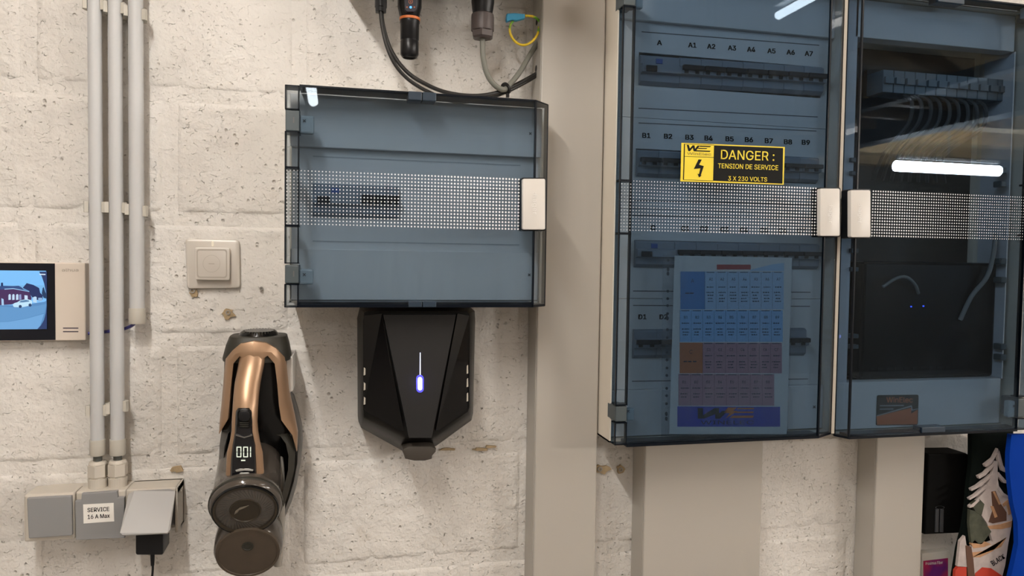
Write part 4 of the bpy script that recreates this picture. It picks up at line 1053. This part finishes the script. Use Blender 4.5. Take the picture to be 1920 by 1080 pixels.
MB().loft([sect(672, 421, 540, .122, .03), sect(740, 420, 540, .118, .025), sect(800, 414, 550, .112, .02), sect(835, 413, 552, .085, .02), sect(870, 416, 550, .07, .02), sect(960, 440, 530, .055, .02)]).build('body_core', M_VBLK, vc, smooth=True)
# bronze shell: arch plus the two rails, following the body
def rail(outer, inner, ds, name, lab=None):
    mb = MB(); fr = []; n = len(outer)
    Fo = [W(*outer[i], ds[i][0]) for i in range(n)]; Fi = [W(*inner[i], ds[i][1]) for i in range(n)]
    bo = [Vector((p.x, -.075, p.z)) for p in Fo]; bi = [Vector((p.x, -.085, p.z)) for p in Fi]
    mid = [(a+b)/2+Vector((0, -.004, 0)) for a, b in zip(Fo, Fi)]
    rings = [[Fo[i], mid[i], Fi[i], bi[i], bo[i]] for i in range(n)]
    return mb.loft(rings).build(name, M_GOLD, vc, lab, smooth=True)
rail([(475, 640), (450, 645), (435, 658), (423, 673), (420, 700), (418, 727), (415, 760), (412, 790), (410.5, 812)],
     [(476, 676), (460, 673), (449, 668), (437.5, 682), (435, 705), (432.5, 730), (430, 760), (427, 787), (411.5, 813)],
     [(.13, .135), (.13, .133), (.126, .132), (.115, .128), (.108, .126), (.104, .124), (.10, .122), (.098, .12), (.095, .10)], 'side_rail', 'bronze side rail')
rail([(475, 640), (498, 643), (517, 653), (534, 670), (537, 695), (540, 722), (543, 745), (552, 785), (558, 812), (557, 846)],
     [(476, 676), (490, 674), (502, 667), (515, 682), (518, 705), (520, 722), (523, 760), (527.5, 788), (548, 816), (556, 845)],
     [(.13, .135), (.13, .133), (.126, .132), (.115, .128), (.108, .126), (.104, .124), (.10, .122), (.098, .118), (.09, .10), (.085, .09)], 'side_rail')
hs = [(660, 448, 500, .134), (676, 448, 497, .137), (693, 445, 493.5, .142), (718, 440, 488.5, .152), (743, 437.5, 485.5, .162), (765, 436, 484, .168), (790, 434.5, 483, .170), (808, 434, 484.5, .170), (824, 431.5, 487, .168), (848, 425.5, 493, .164), (870, 424, 494.5, .160), (896, 422.5, 496, .156)]
rings = []
for yp, xl, xr, dd in hs:
    r = []; thick = .02
    for k in range(20):
        t = PI*k/19; x = (xl+xr)/2-(xr-xl)/2*math.cos(t); p = W(x, yp, dd-.014*(1-math.sin(t)**.8)); r.append(p)
    r += [Vector((W(xr-2, yp, dd-thick).x, -(dd-thick), r[-1].z)), Vector((W(xl+2, yp, dd-thick).x, -(dd-thick), r[0].z))]
    rings.append(r)
MB().loft(rings).build('handle', M_GOLD, vc, 'bronze handle with a display', smooth=True)
# display strip on the handle
L_ = [(765, 445, 470, .1688), (772, 442, 473, .1702), (790, 441, 474, .1713), (811, 440, 474.5, .1713), (835, 436, 479, .168), (860, 433, 480.5, .1635), (896, 431.5, 481.5, .158)]
rings = []
for yp, xl, xr, dd in L_:
    r = [W(xl, yp, dd-.0045), W(xl+3, yp, dd-.001), W((xl+xr)/2, yp, dd+.0008), W(xr-3, yp, dd-.001), W(xr, yp, dd-.0045)]
    r += [Vector((r[-1].x, -(dd-.012), r[-1].z)), Vector((r[0].x, -(dd-.012), r[0].z))]; rings.append(r)
dsp = MB().loft(rings).build('display_strip', mat('display_gloss', (.006, .006, .008), .12), vc, 'glossy black display strip', smooth=True)
mb = MB(); mb.poly(rounded(444, 767, 472, 804, 8), .1722, .169, .0015); mb.build('button_plate', M_VBLK, dsp)
mb = MB(); mb.poly(rounded(447.5, 770, 468.5, 790, 7), .1755, .171, .0015); mb.build('power_button', M_BLACK, dsp, smooth=True)
mb = MB()
for y_ in (793, 796.5, 800): mb.poly(rounded(449, y_-.8, 466, y_+.8, .7), .1735, .171)
mb.build('grip_rib', M_COLLAR, dsp)
mb = MB(); mb.poly([(442, 815), (458, 819), (473, 815), (473, 817), (458, 821.5), (442, 817)], .1722, .169); mb.build('chrome_line', mat('chrome', (.6, .6, .6), .2, 1), dsp)
mb = MB(); dd = .1685
def seg7(cx, cy, w_, h, on):
    t = 1.9; g = .5
    S7 = {'t': (cx-w_+g, cy-h, cx+w_-g, cy-h+t), 'b': (cx-w_+g, cy+h-t, cx+w_-g, cy+h), 'm': (cx-w_+g, cy-t/2, cx+w_-g, cy+t/2), 'tl': (cx-w_, cy-h+g, cx-w_+t, cy-g), 'tr': (cx+w_-t, cy-h+g, cx+w_, cy-g), 'bl': (cx-w_, cy+g, cx-w_+t, cy+h-g), 'br': (cx+w_-t, cy+g, cx+w_, cy+h-g)}
    for k in on:
        a = S7[k]; mb.flat([(a[0], a[1]), (a[2], a[1]), (a[2], a[3]), (a[0], a[3])], .1695)
seg7(448, 847.5, 4.6, 10, ('t', 'b', 'tl', 'tr', 'bl', 'br')); seg7(460.5, 847.5, 4.6, 10, ('t', 'b', 'tl', 'tr', 'bl', 'br')); seg7(468.5, 847.5, 2.2, 10, ('tr', 'br'))
mb.flat([(452, 862), (460, 862), (460, 864.5), (452, 864.5)], .167)
mb.build('digits', mat('digit_glow', (0, 0, 0), .3, emit=(.85, .88, .70), es=.95), dsp, 'lit display digits')
mb = MB(); mb.poly([(441, 882), (450, 878.5), (466, 878.5), (475, 881), (474, 884), (458, 883), (443, 885)], .1615, .156, .0008); mb.poly(rounded(449, 886, 468, 895, 3), .161, .155, .001)
mb.build('silver_key', mat('silver', (.42, .42, .40), .35, .5), dsp)
# two drums whose lids face down and outward
ax = Vector((.03, -math.cos(math.radians(26)), -math.sin(math.radians(26)))).normalized()
o1 = W(460, 957, .158); k = .0452
bn = MB().lathe(o1, -ax, [(0, k*.99), (.004, k*1.10), (.010, k*1.14), (.022, k*1.14), (.026, k*1.08), (.05, k*1.07), (.165, k*1.04)], 48).build('dust_bin', M_SMOKE, vc, 'smoky see-through dust bin', smooth=True)
MB().lathe(o1-ax*.012, ax, [(-.003, k*1.14), (-.0025, k*1.165), (.0010, k*1.165), (.002, k*1.145)], 48).build('bin_ring', M_COLLAR, bn, smooth=True)
mb = MB(); mb.lathe(o1, ax, [(-.002, k*1.0), (.0015, k*.995), (.0015, k*.93), (-.001, k*.92), (-.001, k*.50), (.002, k*.49), (.002, k*.46), (.0008, k*.44), (.0008, 0)], 48)
MB().lathe(o1, ax, [(-.003, k*1.05), (.0012, k*1.04), (.0012, k*.985), (-.001, k*.98)], 48).build('seal_ring', M_VBLK, bn, smooth=True)
mb.build('bin_lid', mat('lid_brown', (.034, .026, .017), .35, spec=.3), bn, 'dark round bin lid', smooth=True)
mb = MB(); a_ = ax.orthogonal().normalized(); b2 = ax.cross(a_)
for i in range(48):
    t = 2*PI*i/48; c = o1+ax*.0002+(a_*math.cos(t)+b2*math.sin(t))*k*.71; dirr = (a_*math.cos(t+.5)+b2*math.sin(t+.5)); sd_ = ax.cross(dirr)
    q = [c-dirr*k*.17-sd_*.0005, c+dirr*k*.17-sd_*.0005, c+dirr*k*.17+sd_*.0005, c-dirr*k*.17+sd_*.0005]; q2_ = [p-ax*.0016 for p in q]
    mb.solid([tuple(p) for p in q+q2_], [(0, 1, 2, 3), (4, 5, 6, 7), (0, 1, 5, 4), (1, 2, 6, 5), (2, 3, 7, 6), (3, 0, 4, 7)])
mb.build('lid_rib', mat('rib_grey', (.06, .054, .045), .4), bn)
# swoosh mark on the hub
mb = MB()
def onlid(u, v, h=.0012): return o1+ax*h+RTl*u*k+UPl*v*k
RTl = Vector((1, 0, 0))-ax*ax.x; RTl.normalize(); UPl = RTl.cross(ax)*-1
if UPl.z < 0: UPl = -UPl
pt = [(-.34, -.10), (-.30, .04), (-.15, .18), (.12, .24), (-.02, .15), (-.18, .08), (-.24, -.02), (.28, .03), (.34, -.04), (-.2, -.08)]
mb.solid([tuple(onlid(u, v)) for u, v in pt[:7]]+[tuple(onlid(u, v, .0022)) for u, v in pt[:7]], [tuple(range(7)), tuple(range(7, 14))]+[(i, (i+1) % 7, 7+(i+1) % 7, 7+i) for i in range(7)])
mb.build('lid_mark', mat('mark_grey', (.16, .14, .11), .3), bn)
o2 = W(465, 1037, .128); k2_ = .0485
ax2 = Vector((.03, -math.cos(math.radians(22)), -math.sin(math.radians(22)))).normalized()
bt = MB().lathe(o2, -ax2, [(0, k2_*.9), (.002, k2_*.95), (.008, k2_*1.02), (.03, k2_*1.03), (.09, k2_*.95)], 48).build('lower_drum', M_SMOKE, vc, 'smoky lower drum', smooth=True)
MB().lathe(o2, ax2, [(-.003, k2_*.97), (.001, k2_*.95), (.001, k2_*.88), (.0, k2_*.87), (.0008, k2_*.4), (.0008, 0)], 40).build('drum_lid', mat('drum_brown', (.058, .042, .028), .45, noise_amt=.2, nscale=60), bt, 'brown round drum lid', smooth=True)
u2_ = (Vector((0, 0, 1))-ax2*ax2.z).normalized()
MB().lathe(o2+u2_*.014, ax2, [(-.004, .0085), (.0018, .0085), (.0018, .0068), (.001, .006), (.001, 0)], 24).build('drum_knob', M_COLLAR, bt, smooth=True)
MB().tube([W(522, 850, .06), W(525.5, 880, .075), W(526.5, 930, .082), W(525.5, 1000, .084), W(521, 1060, .08)], .0065, 16).build('side_tube', mat('tube_clear', (.30, .28, .25), .25), vc, 'pale side tube', smooth=True)
# crescent loop on the right
out_ = [(541, 738), (549, 748), (557, 775), (564, 805), (566, 835), (563.5, 868), (557, 905), (547, 940), (533, 973)]
in_ = [(530, 745), (536, 765), (544, 790), (550, 812), (553, 838), (552, 865), (546, 895), (537, 925), (529, 955)]
rings = []
for a, b in zip(out_, in_):
    A, B = W(*a, .06), W(*b, .066); rings.append([A, (A+B)/2+Vector((0, -.008, 0)), B, Vector((B.x, -.02, B.z)), Vector((A.x, -.02, A.z))])
MB().loft(rings).build('hose_guard', mat('guard_grey', (.065, .062, .058), .35), vc, 'dark grey crescent guard', smooth=True)
o_ = [(427, 788), (416, 805), (411.5, 835), (411, 860), (413, 880)]; i_ = [(436, 800), (427, 815), (421, 838), (419, 860), (419, 876)]
rings = [[W(*a, .085), W(*b, .10), Vector((W(*b, .10).x, -.04, W(*b, .10).z)), Vector((W(*a, .085).x, -.04, W(*a, .085).z))] for a, b in zip(o_, i_)]
MB().loft(rings).build('side_guard', MATS['guard_grey'], vc, smooth=True)
o_ = [(518, 800), (535, 806), (547, 824), (553, 850), (551, 885), (541, 925), (532, 950)]; i_ = [(510, 812), (526, 818), (536, 832), (541, 855), (540, 882), (533, 912), (527, 935)]
rings = [[W(*a, .088), W(*b, .098), Vector((W(*b, .10).x, -.04, W(*b, .10).z)), Vector((W(*a, .085).x, -.04, W(*a, .085).z))] for a, b in zip(o_, i_)]
MB().loft(rings).build('side_guard', M_COLLAR, vc, smooth=True)

# ------------------------------------------------------------------ things in the lower right corner
bb = thing('black_box', 'matt black wall box partly under the right cabinet next to the grey trunking', 'box', W(1775, 1001, 0))
MB().poly([(1741, 851), (1812, 850), (1822, 856), (1818, 999), (1735, 1002.5)], .05, .0, .003).build('box_case', mat('deep_black', (.0015, .0015, .0015), .7, spec=.1), bb)
mb = MB()
for x in (1755, 1764): mb.poly([(x, 955), (x+6, 955), (x+5, 998), (x-1, 998)], .0525, .05, .0006)
for i in range(10):
    a0, a1 = 2*PI*i/10, 2*PI*(i+1)/10
    mb.flat([(1762.5+qx*math.cos(a), 951.5+qx*.35*math.sin(a)) for qx, a in ((9, a0), (9, a1), (7.6, a1), (7.6, a0))], .0505)
mb.build('plug_tab', mat('tab_dark', (.035, .037, .042), .4), bb)
fl = thing('flyer', 'magenta printed flyer in a white frame at the foot of the wall', 'flyer', W(1757, 1130, .02))
MB().poly([(1729, 1038), (1783, 1032), (1783, 1140), (1729, 1145)], .018, .0, .001).build('holder', mat('holder_white', (.62, .6, .55), .4), fl)
mgt = bpy.data.materials.new('magenta_print'); mgt.use_nodes = True; nt = mgt.node_tree; cr = nt.nodes.new('ShaderNodeValToRGB'); nz = nt.nodes.new('ShaderNodeTexNoise'); nz.inputs['Scale'].default_value = 22
tc = nt.nodes.new('ShaderNodeTexCoord'); nt.links.new(tc.outputs['Object'], nz.inputs['Vector']); nt.links.new(nz.outputs[0], cr.inputs[0])
cr.color_ramp.elements[0].position = .4; cr.color_ramp.elements[0].color = (.12, .01, .16, 1); cr.color_ramp.elements[1].position = .6; cr.color_ramp.elements[1].color = (.40, .015, .08, 1); nt.links.new(cr.outputs[0], nt.nodes['Principled BSDF'].inputs['Base Color'])
MB().poly([(1731.5, 1052), (1777.5, 1046.5), (1777.5, 1130), (1731.5, 1133)], .0188, .0182).build('print', mgt, fl, 'magenta and purple print')
text([('Proximus Fiber', [(1735.5, 1054), (1768, 1051.5), (1768, 1057), (1735.5, 1059.5)], .01)], .0189, M_PAPER, fl)

# hanging printed textile and the blue garment, both with soft folds
def cloth(outline_l, outline_r, d, amp, freq, nx=26, thick=.004, seed=0):
    rows_ = []
    for (xl, y_), (xr, _) in zip(outline_l, outline_r):
        rows_.append([(xl+(xr-xl)*i/nx, y_) for i in range(nx+1)])
    bm = bmesh.new(); F = []; Bk = []
    for j, r in enumerate(rows_):
        f = []; b = []
        for i, (px, py) in enumerate(r):
            u = i/nx; dd = d+amp*math.sin(PI*u)*1.2+amp*.5*math.sin(u*freq+j*.25+seed)
            p = W(px, py, dd); f.append(bm.verts.new(p)); b.append(bm.verts.new((p.x, p.y+thick+.006, p.z)))
        F.append(f); Bk.append(b)
    for j in range(len(F)-1):
        for i in range(nx):
            bm.faces.new((F[j][i], F[j][i+1], F[j+1][i+1], F[j+1][i])); bm.faces.new((Bk[j][i], Bk[j+1][i], Bk[j+1][i+1], Bk[j][i+1]))
        bm.faces.new((F[j][0], F[j+1][0], Bk[j+1][0], Bk[j][0])); bm.faces.new((F[j][nx], Bk[j][nx], Bk[j+1][nx], F[j+1][nx]))
    for i in range(nx): bm.faces.new((F[0][i], Bk[0][i], Bk[0][i+1], F[0][i+1])); bm.faces.new((F[-1][i], F[-1][i+1], Bk[-1][i+1], Bk[-1][i]))
    bmesh.ops.recalc_face_normals(bm, faces=bm.faces)
    mb = MB(); mb.bm.free(); mb.bm = bm; return mb
ap = thing('printed_apron', 'dark hanging cloth printed with a snowy pine tree and red shapes', 'apron', W(1855, 1130, .09))
M_DGRN = mat('cloth_dark_green', (.004, .007, .006), .85, spec=.08, bump=.6, bscale=1200)
ys = [800, 830, 870, 910, 950, 990, 1030, 1080, 1140]
cloth([(1822, y_) for y_ in ys[:3]]+[(1817, 910), (1814, 950), (1808, 990), (1798, 1030), (1790, 1080), (1786, 1140)], [(1900, y_) for y_ in ys[:3]]+[(1900, 910), (1902, 950), (1906, 990), (1908, 1030), (1900, 1080), (1898, 1140)], .075, .006, 7).build('cloth_body', M_DGRN, ap, smooth=True)
dA_ = .0915
def a3(u, v): return (1680+u/3.857, 800+v/3.857)
pw = mat('print_snow', (.46, .40, .38), .8, noise_amt=.3, nscale=70); pt_ = mat('print_tan', (.45, .25, .13), .8, noise_amt=.4, nscale=70); pr_ = mat('print_red_cloth', (.45, .035, .015), .8); pg = mat('print_grey_green', (.05, .055, .035), .8, noise_amt=.9, nscale=60); pd = mat('print_brown', (.10, .045, .025), .8)
mb = MB()
def blob(pts, mi, k=0): mb.poly([a3(*p) for p in pts], dA_+.0005*k, dA_-.006+.0005*k, mi=mi)
blob([(530, 1080), (540, 900), (560, 830), (610, 860), (700, 830), (660, 700), (560, 560), (640, 470), (700, 330), (715, 250), (735, 250), (735, 340), (740, 430), (790, 500), (840, 540), (845, 640), (835, 720), (810, 860), (790, 1000), (770, 1080)], 0)
blob([(545, 910), (690, 895), (760, 870), (800, 800), (700, 900), (610, 945), (552, 945)], 1, 1); blob([(660, 720), (760, 705), (840, 680), (835, 725), (760, 742), (680, 740)], 1, 1)
blob([(545, 850), (570, 820), (600, 850), (640, 830), (690, 850), (640, 870), (560, 880)], 1, 1)
blob([(535, 600), (600, 620), (650, 700), (690, 760), (620, 850), (545, 840), (530, 700)], 3, 1); blob([(545, 560), (600, 520), (640, 560), (620, 640), (580, 620)], 3, 2)
blob([(690, 470), (720, 465), (760, 560), (800, 620), (800, 680), (700, 700), (670, 690), (700, 600)], 4, 1); blob([(700, 470), (715, 468), (760, 560), (745, 565)], 1, 2); blob([(685, 575), (705, 575), (735, 650), (715, 660)], 1, 2)
blob([(770, 560), (830, 515), (838, 530), (780, 580)], 1, 2); blob([(800, 560), (840, 545), (845, 620), (815, 640)], 1, 2)
blob([(575, 1062), (625, 1018), (690, 1025), (770, 1080), (775, 1180), (560, 1180)], 2, 2); blob([(430, 1040), (450, 1016), (510, 1016), (512, 1180), (420, 1180)], 2, 2)
blob([(465, 830), (500, 790), (510, 860), (520, 940), (520, 1015), (445, 1010)], 0, 1); blob([(505, 860), (545, 870), (560, 960), (570, 1080), (575, 1180), (530, 1180), (515, 1000)], 4, 3)
# branches of the pine
for pts in (((738, 158), (746, 175), (690, 270), (650, 292), (642, 275), (700, 230)), ((738, 158), (750, 180), (775, 280), (802, 322), (795, 332), (770, 320), (740, 240)),
            ((720, 250), (722, 270), (650, 350), (604, 377), (595, 358), (640, 335)), ((745, 330), (760, 350), (802, 395), (800, 410), (780, 408), (745, 365)),
            ((690, 345), (690, 365), (620, 430), (548, 465), (542, 450), (590, 425)), ((735, 370), (745, 430), (780, 480), (820, 505), (812, 515), (770, 500), (735, 450)),
            ((655, 420), (660, 440), (590, 500), (535, 530), (530, 518), (570, 495)), ((600, 520), (605, 535), (560, 580), (535, 588), (533, 575))):
    blob(pts, 0, 3)
mb.build('print', [pw, pt_, pr_, pg, pd], ap, 'painted print of a snowy pine and boats')
text([('BLACK', [a3(682, 975), a3(775, 920), a3(790, 950), a3(705, 1008)], .03)], dA_+.001, M_INK, ap)
bg = thing('blue_garment', 'bright blue cloth hanging at the right edge of the photo', 'garment', W(1935, 1130, .1))
cloth([(1897, 815), (1893, 850), (1892.5, 880), (1896, 915), (1900, 945), (1908, 980), (1909, 1020), (1902, 1055), (1895, 1085), (1893, 1140)], [(2010, y_) for y_ in (815, 850, 880, 915, 945, 980, 1020, 1055, 1085, 1140)], .125, .010, 6, seed=2).build('cloth_body', mat('cloth_blue', (.0, .035, .30), .8, spec=.1, bump=.4, bscale=900), bg, smooth=True)
